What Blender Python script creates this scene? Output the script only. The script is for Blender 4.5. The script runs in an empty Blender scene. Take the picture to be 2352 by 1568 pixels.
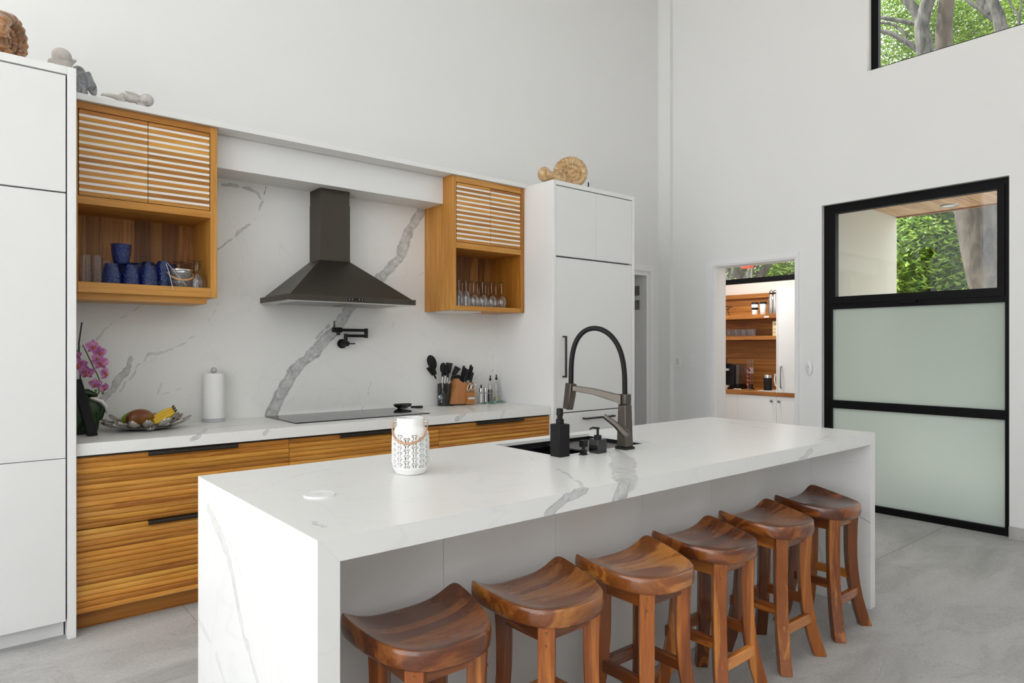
import bpy, bmesh, math, random
from mathutils import Vector, Matrix, Euler, noise
random.seed(11)
C = bpy.context.scene.collection
PI = math.pi

# ------------------------------------------------------------------ camera
FPX, CX, CY, EYE = 1535.0, 1176.0, 795.0, 1.37          # pixels of the 2352 x 1568 frame
YAW = math.atan(1854.0 / FPX)
cd = bpy.data.cameras.new('camera'); cam = bpy.data.objects.new('camera', cd); C.objects.link(cam)
cam.location = (0, 0, EYE); cam.rotation_euler = (PI / 2, 0, YAW - PI / 2)
cd.sensor_width = 36; cd.lens = FPX / 2352 * 36; cd.shift_y = (CY - 784) / 2352; cd.clip_start = 0.05; cd.clip_end = 300
bpy.context.scene.camera = cam
# ------------------------------------------------------------------ sky, sun, portals, exposure
W = bpy.data.worlds.new('sky'); bpy.context.scene.world = W; W.use_nodes = True
bg = W.node_tree.nodes['Background']; bg.inputs[0].default_value = (0.945, 0.972, 1.0, 1); bg.inputs[1].default_value = 1.0
sd = bpy.data.lights.new('sun', 'SUN'); sun = bpy.data.objects.new('sun', sd); C.objects.link(sun)
sd.energy = 5.5; sd.angle = math.radians(0.7); sd.color = (1.0, 0.965, 0.91)
sun.rotation_euler = Vector((0.12, -0.55, -1.0)).to_track_quat('-Z', 'Y').to_euler()
def portal(name, loc, rot, sx, sy):
    l = bpy.data.lights.new(name, 'AREA'); l.shape = 'RECTANGLE'; l.size = sx; l.size_y = sy
    l.cycles.is_portal = True
    o = bpy.data.objects.new(name, l); C.objects.link(o); o.location = loc; o.rotation_euler = rot
portal('portal_left', (-4.05, .6, 2.575), (0, -PI / 2, 0), 5.05, 7.4)
portal('portal_rear', (-1.2, -3.25, 4.2), (PI / 2, 0, 0), 3.6, 1.8)
vs = bpy.context.scene.view_settings
vs.view_transform = 'Standard'; vs.look = 'None'; vs.gamma = 1.0; vs.use_curve_mapping = False
vs.exposure = 1.58
cy = bpy.context.scene.cycles
cy.use_denoising = True; cy.max_bounces = 10; cy.diffuse_bounces = 5; cy.glossy_bounces = 4
cy.transmission_bounces = 8; cy.transparent_max_bounces = 24; cy.caustics_reflective = False; cy.caustics_refractive = False
cy.sample_clamp_indirect = 8.0

# ------------------------------------------------------------------ photo pixel -> point on a known plane
FW = Vector((math.cos(YAW), math.sin(YAW), 0)); RT = Vector((math.sin(YAW), -math.cos(YAW), 0)); EYEP = Vector((0, 0, EYE))
def ray(u, v): return FW + RT * ((u - CX) / FPX) + Vector((0, 0, (CY - v) / FPX))
def pz(u, v, z): d = ray(u, v); return EYEP + d * ((z - EYE) / d.z)
def py(u, v, y): d = ray(u, v); return EYEP + d * (y / d.y)
def px(u, v, x): d = ray(u, v); return EYEP + d * (x / d.x)
def mpp(p): return (Vector(p) - EYEP).dot(FW) / FPX       # metres per pixel at a point

# ------------------------------------------------------------------ mesh collector
class MB:
    def __init__(s): s.v = []; s.f = []
    def add(s, vs, fs):
        n = len(s.v); s.v += [Vector(p) for p in vs]; s.f += [[i + n for i in f] for f in fs]; return s
    def box(s, x0, x1, y0, y1, z0, z1):
        x0, x1 = min(x0, x1), max(x0, x1); y0, y1 = min(y0, y1), max(y0, y1); z0, z1 = min(z0, z1), max(z0, z1)
        return s.add([(x0,y0,z0),(x1,y0,z0),(x1,y1,z0),(x0,y1,z0),(x0,y0,z1),(x1,y0,z1),(x1,y1,z1),(x0,y1,z1)],
                     [(0,3,2,1),(4,5,6,7),(0,1,5,4),(1,2,6,5),(2,3,7,6),(3,0,4,7)])
    def hexa(s, bottom, top):                              # 4 + 4 corners, counter-clockwise from above
        return s.add(list(bottom) + list(top), [(3,2,1,0),(4,5,6,7),(0,1,5,4),(1,2,6,5),(2,3,7,6),(3,0,4,7)])
    def prism(s, poly, axis, a0, a1):                      # poly: 2D points; extruded along 'x','y','z'
        def P(p, a): return {'x': (a, p[0], p[1]), 'y': (p[0], a, p[1]), 'z': (p[0], p[1], a)}[axis]
        n = len(poly); return s.add([P(p, a0) for p in poly] + [P(p, a1) for p in poly],
            [list(range(n))[::-1], list(range(n, 2 * n))] + [(i, (i + 1) % n, n + (i + 1) % n, n + i) for i in range(n)])
    def lathe(s, c, prof, n=24, cap0=True, cap1=True):
        c = Vector(c); vs = []; fs = []
        for r, z in prof:
            for k in range(n):
                a = 2 * PI * k / n; vs.append(c + Vector((r * math.cos(a), r * math.sin(a), z)))
        for j in range(len(prof) - 1):
            for k in range(n):
                k2 = (k + 1) % n; fs.append((j*n+k, j*n+k2, (j+1)*n+k2, (j+1)*n+k))
        if cap0: fs.append(list(range(n))[::-1])
        if cap1: fs.append([(len(prof)-1)*n + k for k in range(n)])
        return s.add(vs, fs)
    def tube(s, pts, r, n=10, cap=True, sq=None):
        pts = [Vector(p) for p in pts]; m = len(pts); rs = r if isinstance(r, (list, tuple)) else [r] * m
        vs = []; fs = []; up = None
        for i, p in enumerate(pts):
            t = (pts[min(i+1, m-1)] - pts[max(i-1, 0)]).normalized()
            if up is None:
                up = Vector((0, 0, 1)) if abs(t.z) < .9 else Vector((1, 0, 0))
            up = (up - t * up.dot(t)).normalized(); sd_ = t.cross(up)
            for k in range(n):
                a = 2 * PI * k / n + (PI / n if n == 4 else 0)
                vs.append(p + (up * math.cos(a) + sd_ * math.sin(a) * (sq or 1)) * rs[i])
        for i in range(m - 1):
            for k in range(n):
                k2 = (k + 1) % n; fs.append((i*n+k, i*n+k2, (i+1)*n+k2, (i+1)*n+k))
        if cap: fs += [list(range(n))[::-1], [(m-1)*n+k for k in range(n)]]
        return s.add(vs, fs)
    def ell(s, c, r, rot=None, n=16, m=10):
        c = Vector(c); r = r if isinstance(r, (tuple, list)) else (r, r, r); R = rot.to_matrix() if rot else Matrix.Identity(3)
        vs = [c + R @ Vector((0, 0, -r[2]))]; fs = []
        for j in range(1, m):
            t = PI * j / m
            for k in range(n):
                a = 2 * PI * k / n
                vs.append(c + R @ Vector((r[0]*math.sin(t)*math.cos(a), r[1]*math.sin(t)*math.sin(a), -r[2]*math.cos(t))))
        vs.append(c + R @ Vector((0, 0, r[2]))); L = len(vs) - 1
        for k in range(n): fs.append((0, 1 + (k+1) % n, 1 + k)); fs.append((L, L - n + k, L - n + (k+1) % n))
        for j in range(m - 2):
            for k in range(n):
                k2 = (k + 1) % n; fs.append((1+j*n+k, 1+j*n+k2, 1+(j+1)*n+k2, 1+(j+1)*n+k))
        return s.add(vs, fs)
    def xform(s, M): s.v = [M @ p for p in s.v]; return s
    def mesh(s, name, off=Vector((0,0,0)), smooth=None):
        me = bpy.data.meshes.new(name); me.from_pydata([tuple(p - off) for p in s.v], [], s.f); me.update()
        if smooth is not None:
            me.shade_smooth(); me.set_sharp_from_angle(angle=math.radians(smooth))
        return me
    def build(s, name, mat, parent=None, smooth=None, bevel=0, seg=2, loc=None):
        if parent is not None: off = origin(parent)
        elif loc is not None: off = Vector(loc)
        else:
            lo = [min(p[i] for p in s.v) for i in range(3)]; hi = [max(p[i] for p in s.v) for i in range(3)]
            off = Vector(((lo[0]+hi[0])/2, (lo[1]+hi[1])/2, lo[2]))
        o = bpy.data.objects.new(name, s.mesh(name, off, smooth)); C.objects.link(o)
        if mat: o.data.materials.append(MAT[mat] if isinstance(mat, str) else mat)
        if parent is not None: o.parent = parent
        else: o.location = off
        if bevel:
            b = o.modifiers.new('bevel', 'BEVEL'); b.width = bevel; b.segments = seg; b.limit_method = 'ANGLE'; b.angle_limit = math.radians(40)
            b.harden_normals = False
            if smooth is None: o.data.shade_smooth(); o.data.set_sharp_from_angle(angle=math.radians(50))
        return o
def origin(o):
    v = Vector((0, 0, 0))
    while o is not None: v += Vector(o.location); o = o.parent
    return v
def tag(o, label=None, cat=None, group=None, kind=None):
    if label: o['label'] = label
    if cat: o['category'] = cat
    if group: o['group'] = group
    if kind: o['kind'] = kind
    return o
def thing(name, label, cat, loc, group=None):
    o = bpy.data.objects.new(name, None); C.objects.link(o); o.location = loc; o.empty_display_size = .05
    return tag(o, label, cat, group)
def struct(name, mb, mat, parent=None, bevel=0):
    o = mb.build(name, mat, parent, bevel=bevel, loc=(0, 0, 0) if parent is None else None)
    if parent is None: o['kind'] = 'structure'
    return o
def inst(me, name, parent, p, scale=None, color=None, rot=None):     # a piece sharing mesh data; p in world
    o = bpy.data.objects.new(name, me); C.objects.link(o); o.parent = parent
    o.location = Vector(p) - (origin(parent) if parent else Vector((0,0,0)))
    if scale: o.scale = scale
    if rot: o.rotation_euler = rot
    if color: o.color = (*color, 1)
    return o
def copy_tree(o, parent=None):
    c = o.copy(); C.objects.link(c); c.parent = parent
    for ch in list(o.children): copy_tree(ch, c)
    return c
def tint(o, c): o.color = (*c, 1); return o

# ------------------------------------------------------------------ materials
MAT = {}
def nd(nt, t, ins=None, **at):
    n = nt.nodes.new(t)
    for k, v in at.items(): setattr(n, k, v)
    for k, v in (ins or {}).items():
        if isinstance(v, bpy.types.NodeSocket): nt.links.new(v, n.inputs[k])
        else: n.inputs[k].default_value = v
    return n
def newmat(name):
    m = bpy.data.materials.new(name); m.use_nodes = True; MAT[name] = m
    nt = m.node_tree; return m, nt, nt.nodes['Principled BSDF']
def ramp(nt, fac, stops, interp='LINEAR'):
    r = nd(nt, 'ShaderNodeValToRGB', {0: fac}); e = r.color_ramp.elements; r.color_ramp.interpolation = interp
    while len(e) < len(stops): e.new(0.5)
    for el, (p, c) in zip(e, stops):
        el.position = p; el.color = (*c, 1) if len(c) == 3 else c
    return r.outputs[0]
def mix(nt, fac, a, b, bt='MIX'):
    n = nd(nt, 'ShaderNodeMix', data_type='RGBA', blend_type=bt)
    for k, v in ((0, fac), (6, a), (7, b)):
        if isinstance(v, bpy.types.NodeSocket): nt.links.new(v, n.inputs[k])
        else: n.inputs[k].default_value = (*v, 1) if isinstance(v, tuple) and len(v) == 3 else v
    return n.outputs[2]
def math_(nt, op, a, b=None, clamp=False):
    n = nd(nt, 'ShaderNodeMath', operation=op, use_clamp=clamp)
    for k, v in ((0, a), (1, b)):
        if v is None: continue
        if isinstance(v, bpy.types.NodeSocket): nt.links.new(v, n.inputs[k])
        else: n.inputs[k].default_value = v
    return n.outputs[0]
def plain(name, col, rough=.5, metal=0, spec=.5, coat=0, bump=None, bscale=200):
    m, nt, b = newmat(name); b.inputs['Base Color'].default_value = (*col, 1)
    b.inputs['Roughness'].default_value = rough; b.inputs['Metallic'].default_value = metal
    b.inputs['Specular IOR Level'].default_value = spec; b.inputs['Coat Weight'].default_value = coat
    if bump:
        tc = nd(nt, 'ShaderNodeTexCoord'); t = nd(nt, 'ShaderNodeTexNoise', {'Vector': tc.outputs['Object'], 'Scale': bscale, 'Detail': 3.0})
        bp = nd(nt, 'ShaderNodeBump', {'Height': t.outputs[0], 'Strength': bump, 'Distance': .002}); nt.links.new(bp.outputs[0], b.inputs['Normal'])
    return m
plain('wall_paint', (.80, .80, .79), .85, spec=.2, bump=.08, bscale=350)
plain('ceiling_paint', (.82, .82, .81), .9, spec=.2)
plain('cabinet_white', (.80, .80, .79), .42, spec=.35)
plain('door_grey', (.77, .77, .76), .45, spec=.35)
plain('trim_white', (.82, .82, .82), .45, spec=.35)
plain('shadow_gap', (.10, .10, .10), .8)
plain('black_metal', (.008, .008, .009), .42, spec=.25)
plain('black_frame', (.004, .004, .005), .5, spec=.12)
plain('black_plastic', (.008, .008, .009), .42, spec=.3)
plain('black_soft', (.008, .008, .009), .55, spec=.25)
plain('bronze_pull', (.05, .043, .036), .42, metal=.7)
plain('steel', (.62, .61, .59), .28, metal=1)
plain('dark_steel', (.30, .29, .28), .35, metal=1)
plain('chrome', (.80, .80, .80), .12, metal=1)
plain('ceramic_white', (.86, .86, .84), .25, spec=.5)
plain('plastic_white', (.82, .82, .81), .4)
plain('paper_white', (.86, .86, .85), .95, spec=.1, bump=.4, bscale=300)
plain('plaster_bounce_tint', (.78, .70, .65), .9, spec=.2)  # pink tint stands in for light bounced off the wood
plain('leather_tan', (.62, .36, .22), .55)
plain('rope', (.55, .30, .14), .8, bump=.8, bscale=400)
plain('switch_grey', (.66, .66, .66), .5)
plain('grout', (.55, .545, .53), .9)
plain('outer_wall', (.55, .53, .47), .9, bump=.3, bscale=60)
plain('slat_white', (.86, .83, .80), .5)
plain('red_plastic', (.80, .035, .012), .25)
plain('red_capsule', (.32, .02, .025), .3, metal=.5)
plain('dark_drink', (.01, .006, .005), .2)
plain('oil', (.62, .55, .25), .3)
plain('salt', (.85, .85, .84), .9)
plain('marble_grey', (.45, .46, .48), .3)
plain('hob_glass', (.012, .012, .013), .06, spec=.6)
plain('steel_label', (.70, .70, .70), .35, metal=.6)
plain('mark_grey', (.35, .35, .36), .6)
plain('mark_blue', (.60, .64, .70), .6)
plain('banana', (.78, .50, .03), .45, bump=.3, bscale=60)
plain('banana_end', (.06, .035, .015), .7)
plain('stem_green', (.10, .14, .03), .5)
plain('bud_green', (.10, .30, .04), .45)
plain('leaf_dark', (.018, .045, .012), .35)
plain('ribbon', (.80, .78, .78), .6)
plain('carton', (.75, .62, .30), .6)
plain('cable', (.10, .09, .08), .6)
plain('cloth_tan', (.55, .45, .32), .9)
plain('dirt', (.28, .28, .26), .95)
plain('bounce_pale', (.57, .568, .565), .9)  # pale colour of the added slab that bounces daylight indoors
plain('plinth_wood', (.26, .095, .020), .5)

def glass_mix(name, tint_, edge=(.9, .93, .95), lo=.06, hi=.75, rough=.03, bump=0, bscale=60, body=0, bodyc=None):
    """thin-walled glass: see-through face-on, reflective towards grazing angles"""
    m, nt, b = newmat(name); out = nt.nodes['Material Output']; nt.nodes.remove(b)
    lw = nd(nt, 'ShaderNodeLayerWeight', {'Blend': .5})
    pw = math_(nt, 'POWER', lw.outputs['Facing'], 1.8)
    mr = nd(nt, 'ShaderNodeMapRange', {0: pw, 1: 0.0, 2: 1.0, 3: lo, 4: hi})
    tr = nd(nt, 'ShaderNodeBsdfTransparent', {0: (*tint_, 1)}); gl = nd(nt, 'ShaderNodeBsdfGlossy', {0: (*edge, 1), 'Roughness': rough})
    if bump:
        tc = nd(nt, 'ShaderNodeTexCoord'); t = nd(nt, 'ShaderNodeTexNoise', {'Vector': tc.outputs['Object'], 'Scale': bscale, 'Detail': 2.0})
        bp = nd(nt, 'ShaderNodeBump', {'Height': t.outputs[0], 'Strength': bump, 'Distance': .01})
        nt.links.new(bp.outputs[0], gl.inputs['Normal']); nt.links.new(bp.outputs[0], lw.inputs['Normal'])
    mx = nd(nt, 'ShaderNodeMixShader', {0: mr.outputs[0], 1: tr.outputs[0], 2: gl.outputs[0]}); s = mx.outputs[0]
    if body:
        df = nd(nt, 'ShaderNodeBsdfDiffuse', {0: (*(bodyc or tint_), 1)}); m2 = nd(nt, 'ShaderNodeMixShader', {0: body, 1: s, 2: df.outputs[0]}); s = m2.outputs[0]
    nt.links.new(s, out.inputs[0]); return m
glass_mix('pane_clear', (.95, .97, .96), lo=.03, hi=.5, rough=.0)
glass_mix('glass_clear', (.92, .92, .92), lo=.09, hi=.95)
glass_mix('glass_ribbed', (.93, .94, .95), lo=.05, hi=.85, bump=.9, bscale=70)
glass_mix('glass_blue', (.10, .20, .66), edge=(.62, .72, 1.0), lo=.08, hi=.8, rough=.06, bump=1.0, bscale=75, body=.16, bodyc=(.015, .05, .26))
glass_mix('glass_green', (.70, .86, .82), edge=(.75, .9, .88), lo=.15, hi=.8)
glass_mix('glass_smoke', (.45, .42, .45), lo=.15, hi=.8)
# frosted pane: scatters the garden's light through
m, nt, b = newmat('pane_frosted'); out = nt.nodes['Material Output']; nt.nodes.remove(b)
tl = nd(nt, 'ShaderNodeBsdfTranslucent', {0: (.74, .80, .76, 1)}); df = nd(nt, 'ShaderNodeBsdfDiffuse', {0: (.55, .60, .57, 1)})
rf = nd(nt, 'ShaderNodeBsdfRefraction', {0: (.90, .93, .91, 1), 'Roughness': .75, 'IOR': 1.15})
m1 = nd(nt, 'ShaderNodeMixShader', {0: .45, 1: tl.outputs[0], 2: rf.outputs[0]})
m2 = nd(nt, 'ShaderNodeMixShader', {0: .25, 1: m1.outputs[0], 2: df.outputs[0]}); nt.links.new(m2.outputs[0], out.inputs[0])

def wood(name, dark, mid, light, axis, rough=.4, across=9.0, ratio=.07, coat=0, streak=.5, swirl=1.2, vary=.25, stops=(.30, .50, .72), ringf=34.0):
    m, nt, b = newmat(name)
    tc = nd(nt, 'ShaderNodeTexCoord'); oi = nd(nt, 'ShaderNodeObjectInfo')
    off = nd(nt, 'ShaderNodeVectorMath', {0: oi.outputs['Random'], 1: (17.3, 9.1, 23.7)}, operation='MULTIPLY')
    vec = nd(nt, 'ShaderNodeVectorMath', {0: tc.outputs['Object'], 1: off.outputs[0]}, operation='ADD')
    sc = [across] * 3; sc['xyz'.index(axis)] = across * ratio
    mp = nd(nt, 'ShaderNodeMapping', {'Vector': vec.outputs[0], 'Scale': sc})
    n1 = nd(nt, 'ShaderNodeTexNoise', {'Vector': mp.outputs[0], 'Scale': 1.0, 'Detail': 4.0, 'Roughness': .6, 'Distortion': swirl})
    rg = math_(nt, 'SINE', math_(nt, 'MULTIPLY', n1.outputs[0], ringf))       # growth rings through the noise field
    rg = math_(nt, 'MULTIPLY_ADD', rg, .5); nt.nodes[-1].inputs[2].default_value = .5
    f = math_(nt, 'ADD', math_(nt, 'MULTIPLY', n1.outputs[0], 1 - streak * .5), math_(nt, 'MULTIPLY', math_(nt, 'SUBTRACT', rg, .5), streak * .30))
    f = math_(nt, 'ADD', f, math_(nt, 'MULTIPLY', math_(nt, 'SUBTRACT', oi.outputs['Random'], .5), vary))
    f = math_(nt, 'ADD', f, streak * .25)
    col = ramp(nt, f, [(stops[0], dark), (stops[1], mid), (stops[2], light)])
    sf = [across * 22] * 3; sf['xyz'.index(axis)] = across * .5
    m2 = nd(nt, 'ShaderNodeMapping', {'Vector': vec.outputs[0], 'Scale': sf})
    n2 = nd(nt, 'ShaderNodeTexNoise', {'Vector': m2.outputs[0], 'Scale': 1.0, 'Detail': 2.0})
    fib = ramp(nt, n2.outputs[0], [(.35, (.80, .78, .76)), (.62, (1, 1, 1))])
    col = mix(nt, 1.0, col, fib, 'MULTIPLY'); col = mix(nt, 1.0, col, oi.outputs['Color'], 'MULTIPLY')
    nt.links.new(col, b.inputs['Base Color']); b.inputs['Roughness'].default_value = rough
    b.inputs['Coat Weight'].default_value = coat; b.inputs['Coat Roughness'].default_value = .12
    bp = nd(nt, 'ShaderNodeBump', {'Height': n2.outputs[0], 'Strength': .12, 'Distance': .001}); nt.links.new(bp.outputs[0], b.inputs['Normal'])
    return m
TK = ((.37, .135, .016), (.55, .235, .032), (.65, .325, .070))
for ax in 'xyz': wood('teak_' + ax, *TK, ax, rough=.42, across=8)
wood('teak_strip', (.35, .12, .014), (.55, .235, .030), (.68, .345, .070), 'x', rough=.42, across=16, vary=.22, streak=.25)
wood('teak_plank', (.17, .06, .014), (.36, .145, .034), (.50, .235, .065), 'z', rough=.5, across=7, vary=.34)
wood('pantry_plank', (.26, .085, .018), (.42, .16, .030), (.52, .22, .048), 'y', rough=.5, across=7, vary=.16)
wood('soffit_plank', (.36, .17, .06), (.55, .30, .12), (.66, .40, .18), 'x', rough=.5, across=8, vary=.2)
ST = ((.060, .015, .005), (.255, .072, .013), (.48, .185, .036))
wood('stool_x', *ST, 'x', rough=.26, across=7, ratio=.13, coat=.7, streak=.38, swirl=1.4, vary=.12, ringf=24.0)
wood('stool_z', *ST, 'z', rough=.34, across=13, ratio=.07, coat=.3, streak=.4, swirl=1.2, vary=.22, ringf=22.0)
wood('knife_wood', (.30, .11, .03), (.48, .20, .06), (.58, .28, .10), 'z', rough=.45, across=10)
for nm, base, rough in (('hood_steel', (.088, .076, .064), .42), ('gun_metal', (.125, .108, .094), .30)):
    m, nt, b = newmat(nm); tc = nd(nt, 'ShaderNodeTexCoord')
    t = nd(nt, 'ShaderNodeTexNoise', {'Vector': tc.outputs['Object'], 'Scale': 40.0, 'Detail': 5.0})
    nt.links.new(ramp(nt, t.outputs[0], [(.3, tuple(c * .95 for c in base)), (.7, tuple(c * 1.05 for c in base))]), b.inputs['Base Color'])
    b.inputs['Metallic'].default_value = .9; b.inputs['Roughness'].default_value = rough

# stone with drawn veins: distance to a set of 3D polylines, broken up by noise
g = bpy.data.node_groups.new('vein_segment', 'ShaderNodeTree')
for nm, st in (('P', 'NodeSocketVector'), ('A', 'NodeSocketVector'), ('B', 'NodeSocketVector'), ('W', 'NodeSocketFloat'), ('S', 'NodeSocketFloat')):
    g.interface.new_socket(nm, in_out='INPUT', socket_type=st)
g.interface.new_socket('Fac', in_out='OUTPUT', socket_type='NodeSocketFloat')
gi = g.nodes.new('NodeGroupInput'); go = g.nodes.new('NodeGroupOutput')
vm = lambda op, a, b: nd(g, 'ShaderNodeVectorMath', {0: a, 1: b}, operation=op)
pa = vm('SUBTRACT', gi.outputs[0], gi.outputs[1]).outputs[0]; ba = vm('SUBTRACT', gi.outputs[2], gi.outputs[1]).outputs[0]
hh = math_(g, 'DIVIDE', vm('DOT_PRODUCT', pa, ba).outputs['Value'], vm('DOT_PRODUCT', ba, ba).outputs['Value'], True)
sc_ = nd(g, 'ShaderNodeVectorMath', {0: ba, 'Scale': hh}, operation='SCALE').outputs[0]
ln = nd(g, 'ShaderNodeVectorMath', {0: vm('SUBTRACT', pa, sc_).outputs[0]}, operation='LENGTH').outputs['Value']
dd = math_(g, 'DIVIDE', ln, gi.outputs[3])
rr = ramp(g, dd, [(0, (.62,) * 3), (.50, (.55,) * 3), (.80, (.85,) * 3), (1.0, (0,) * 3)])
g.links.new(math_(g, 'MULTIPLY', rr, gi.outputs[4]), go.inputs[0])
def stone(name, lines, rough=.28, base=(.82, .82, .80), vein=(.20, .205, .212)):
    """lines: list of (points, half width, strength)"""
    m, nt, b = newmat(name); geo = nd(nt, 'ShaderNodeNewGeometry'); P = geo.outputs['Position']
    def dist(P, s, amp):
        t = nd(nt, 'ShaderNodeTexNoise', {'Vector': geo.outputs['Position'], 'Scale': s, 'Detail': 4.0})
        c = nd(nt, 'ShaderNodeVectorMath', {0: t.outputs['Color'], 1: (.5, .5, .5)}, operation='SUBTRACT')
        k = nd(nt, 'ShaderNodeVectorMath', {0: c.outputs[0], 'Scale': amp}, operation='SCALE')
        return nd(nt, 'ShaderNodeVectorMath', {0: P, 1: k.outputs[0]}, operation='ADD').outputs[0]
    Q = dist(dist(P, 3.5, .085), 17.0, .035); fac = None
    for pts, w, st in lines:
        for i in range(len(pts) - 1):
            n = nt.nodes.new('ShaderNodeGroup'); n.node_tree = g
            nt.links.new(Q, n.inputs[0]); n.inputs[1].default_value = pts[i]; n.inputs[2].default_value = pts[i+1]
            n.inputs[3].default_value = w[i] if isinstance(w, (list, tuple)) else w; n.inputs[4].default_value = st
            fac = n.outputs[0] if fac is None else math_(nt, 'MAXIMUM', fac, n.outputs[0])
    t = nd(nt, 'ShaderNodeTexNoise', {'Vector': P, 'Scale': 26.0, 'Detail': 5.0, 'Roughness': .65})
    br = nd(nt, 'ShaderNodeMapRange', {0: t.outputs[0], 1: .30, 2: .62, 3: .35, 4: 1.0})
    n3 = nd(nt, 'ShaderNodeTexNoise', {'Vector': P, 'Scale': 1.6, 'Detail': 6.0, 'Distortion': 1.2})
    th = math_(nt, 'ABSOLUTE', math_(nt, 'SUBTRACT', n3.outputs[0], .5))
    faint = nd(nt, 'ShaderNodeMapRange', {0: th, 1: 0.0, 2: .012, 3: .05, 4: 0.0}).outputs[0]
    fac = math_(nt, 'MULTIPLY', fac, br.outputs[0]) if fac is not None else 0.0
    fac = math_(nt, 'MAXIMUM', fac, faint)
    nt.links.new(mix(nt, fac, base, vein), b.inputs['Base Color'])
    b.inputs['Roughness'].default_value = rough; b.inputs['Specular IOR Level'].default_value = .4
    return m
# large-format floor tile: soft grey stone
m, nt, b = newmat('floor_tile'); geo = nd(nt, 'ShaderNodeNewGeometry'); oi = nd(nt, 'ShaderNodeObjectInfo')
mp = nd(nt, 'ShaderNodeMapping', {'Vector': geo.outputs['Position'], 'Scale': (1.0, 2.6, 1.0), 'Rotation': (0, 0, .5)})
n1 = nd(nt, 'ShaderNodeTexNoise', {'Vector': mp.outputs[0], 'Scale': 1.5, 'Detail': 8.0, 'Roughness': .62, 'Distortion': .8})
n2 = nd(nt, 'ShaderNodeTexNoise', {'Vector': geo.outputs['Position'], 'Scale': 70.0, 'Detail': 4.0})
c1 = ramp(nt, n1.outputs[0], [(.30, (.40, .395, .385)), (.48, (.51, .505, .495)), (.70, (.59, .585, .575))])
th = math_(nt, 'ABSOLUTE', math_(nt, 'SUBTRACT', n1.outputs[0], .47))
c1 = mix(nt, nd(nt, 'ShaderNodeMapRange', {0: th, 1: 0.0, 2: .012, 3: .35, 4: 0.0}).outputs[0], c1, (.30, .295, .285))
c1 = mix(nt, 1.0, c1, ramp(nt, n2.outputs[0], [(.3, (.86, .86, .86)), (.6, (1, 1, 1))]), 'MULTIPLY')
nt.links.new(c1, b.inputs['Base Color']); b.inputs['Roughness'].default_value = .55; b.inputs['Specular IOR Level'].default_value = .35
# bark, leaves, fossils
def bark(name, a, c, s=9):
    m, nt, b = newmat(name); tc = nd(nt, 'ShaderNodeTexCoord'); mp = nd(nt, 'ShaderNodeMapping', {'Vector': tc.outputs['Object'], 'Scale': (s, s, s * .35)})
    n1 = nd(nt, 'ShaderNodeTexNoise', {'Vector': mp.outputs[0], 'Scale': 1.0, 'Detail': 5.0, 'Roughness': .6, 'Distortion': .5})
    nt.links.new(ramp(nt, n1.outputs[0], [(.35, a), (.65, c)]), b.inputs['Base Color']); b.inputs['Roughness'].default_value = .9
    bp = nd(nt, 'ShaderNodeBump', {'Height': n1.outputs[0], 'Strength': .45, 'Distance': .03}); nt.links.new(bp.outputs[0], b.inputs['Normal'])
bark('bark_grey', (.025, .022, .02), (.115, .108, .098)); bark('bark_brown', (.025, .018, .013), (.085, .066, .05))
def leafmat(name, a, c):
    m, nt, b = newmat(name); out = nt.nodes['Material Output']; geo = nd(nt, 'ShaderNodeNewGeometry')
    col = ramp(nt, geo.outputs['Random Per Island'], [(.05, a), (.95, c)])
    nt.links.new(col, b.inputs['Base Color']); b.inputs['Roughness'].default_value = .38
    tl = nd(nt, 'ShaderNodeBsdfTranslucent', {0: col}); mx = nd(nt, 'ShaderNodeMixShader', {0: .42, 1: b.outputs[0], 2: tl.outputs[0]})
    nt.links.new(mx.outputs[0], out.inputs[0])
leafmat('leaf_broad', (.07, .16, .015), (.34, .48, .07)); leafmat('leaf_light', (.09, .19, .02), (.34, .46, .08))
leafmat('leaf_mid', (.055, .12, .018), (.22, .32, .06)); leafmat('leaf_warm', (.30, .16, .04), (.70, .55, .25))
def fossil(name, cols, s, rough=.3, coat=.4):
    m, nt, b = newmat(name); tc = nd(nt, 'ShaderNodeTexCoord')
    n1 = nd(nt, 'ShaderNodeTexNoise', {'Vector': tc.outputs['Object'], 'Scale': s, 'Detail': 6.0, 'Roughness': .7, 'Distortion': 1.5})
    nt.links.new(ramp(nt, n1.outputs[0], list(zip((.30, .44, .56, .70), cols))), b.inputs['Base Color'])
    b.inputs['Roughness'].default_value = rough; b.inputs['Coat Weight'].default_value = coat
    bp = nd(nt, 'ShaderNodeBump', {'Height': n1.outputs[0], 'Strength': .22, 'Distance': .005}); nt.links.new(bp.outputs[0], b.inputs['Normal'])
fossil('ammonite_brown', ((.10, .035, .012), (.26, .10, .03), (.42, .19, .06), (.55, .38, .24)), 26, .15, 1.0)
fossil('ammonite_gold', ((.22, .10, .03), (.45, .25, .09), (.60, .42, .22), (.72, .60, .45)), 34, .4, .3)
fossil('clay_pale', ((.40, .36, .32), (.52, .48, .44), (.58, .545, .51), (.62, .59, .56)), 22, .8, 0)
fossil('clay_blue', ((.10, .09, .085), (.17, .165, .17), (.26, .27, .30), (.42, .40, .37)), 26, .35, .5)
m, nt, b = newmat('petal'); tc = nd(nt, 'ShaderNodeTexCoord'); n1 = nd(nt, 'ShaderNodeTexNoise', {'Vector': tc.outputs['Object'], 'Scale': 45.0, 'Detail': 3.0})
nt.links.new(ramp(nt, n1.outputs[0], [(.3, (.30, .06, .22)), (.5, (.50, .16, .40)), (.7, (.66, .34, .55))]), b.inputs['Base Color']); b.inputs['Roughness'].default_value = .5
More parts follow.
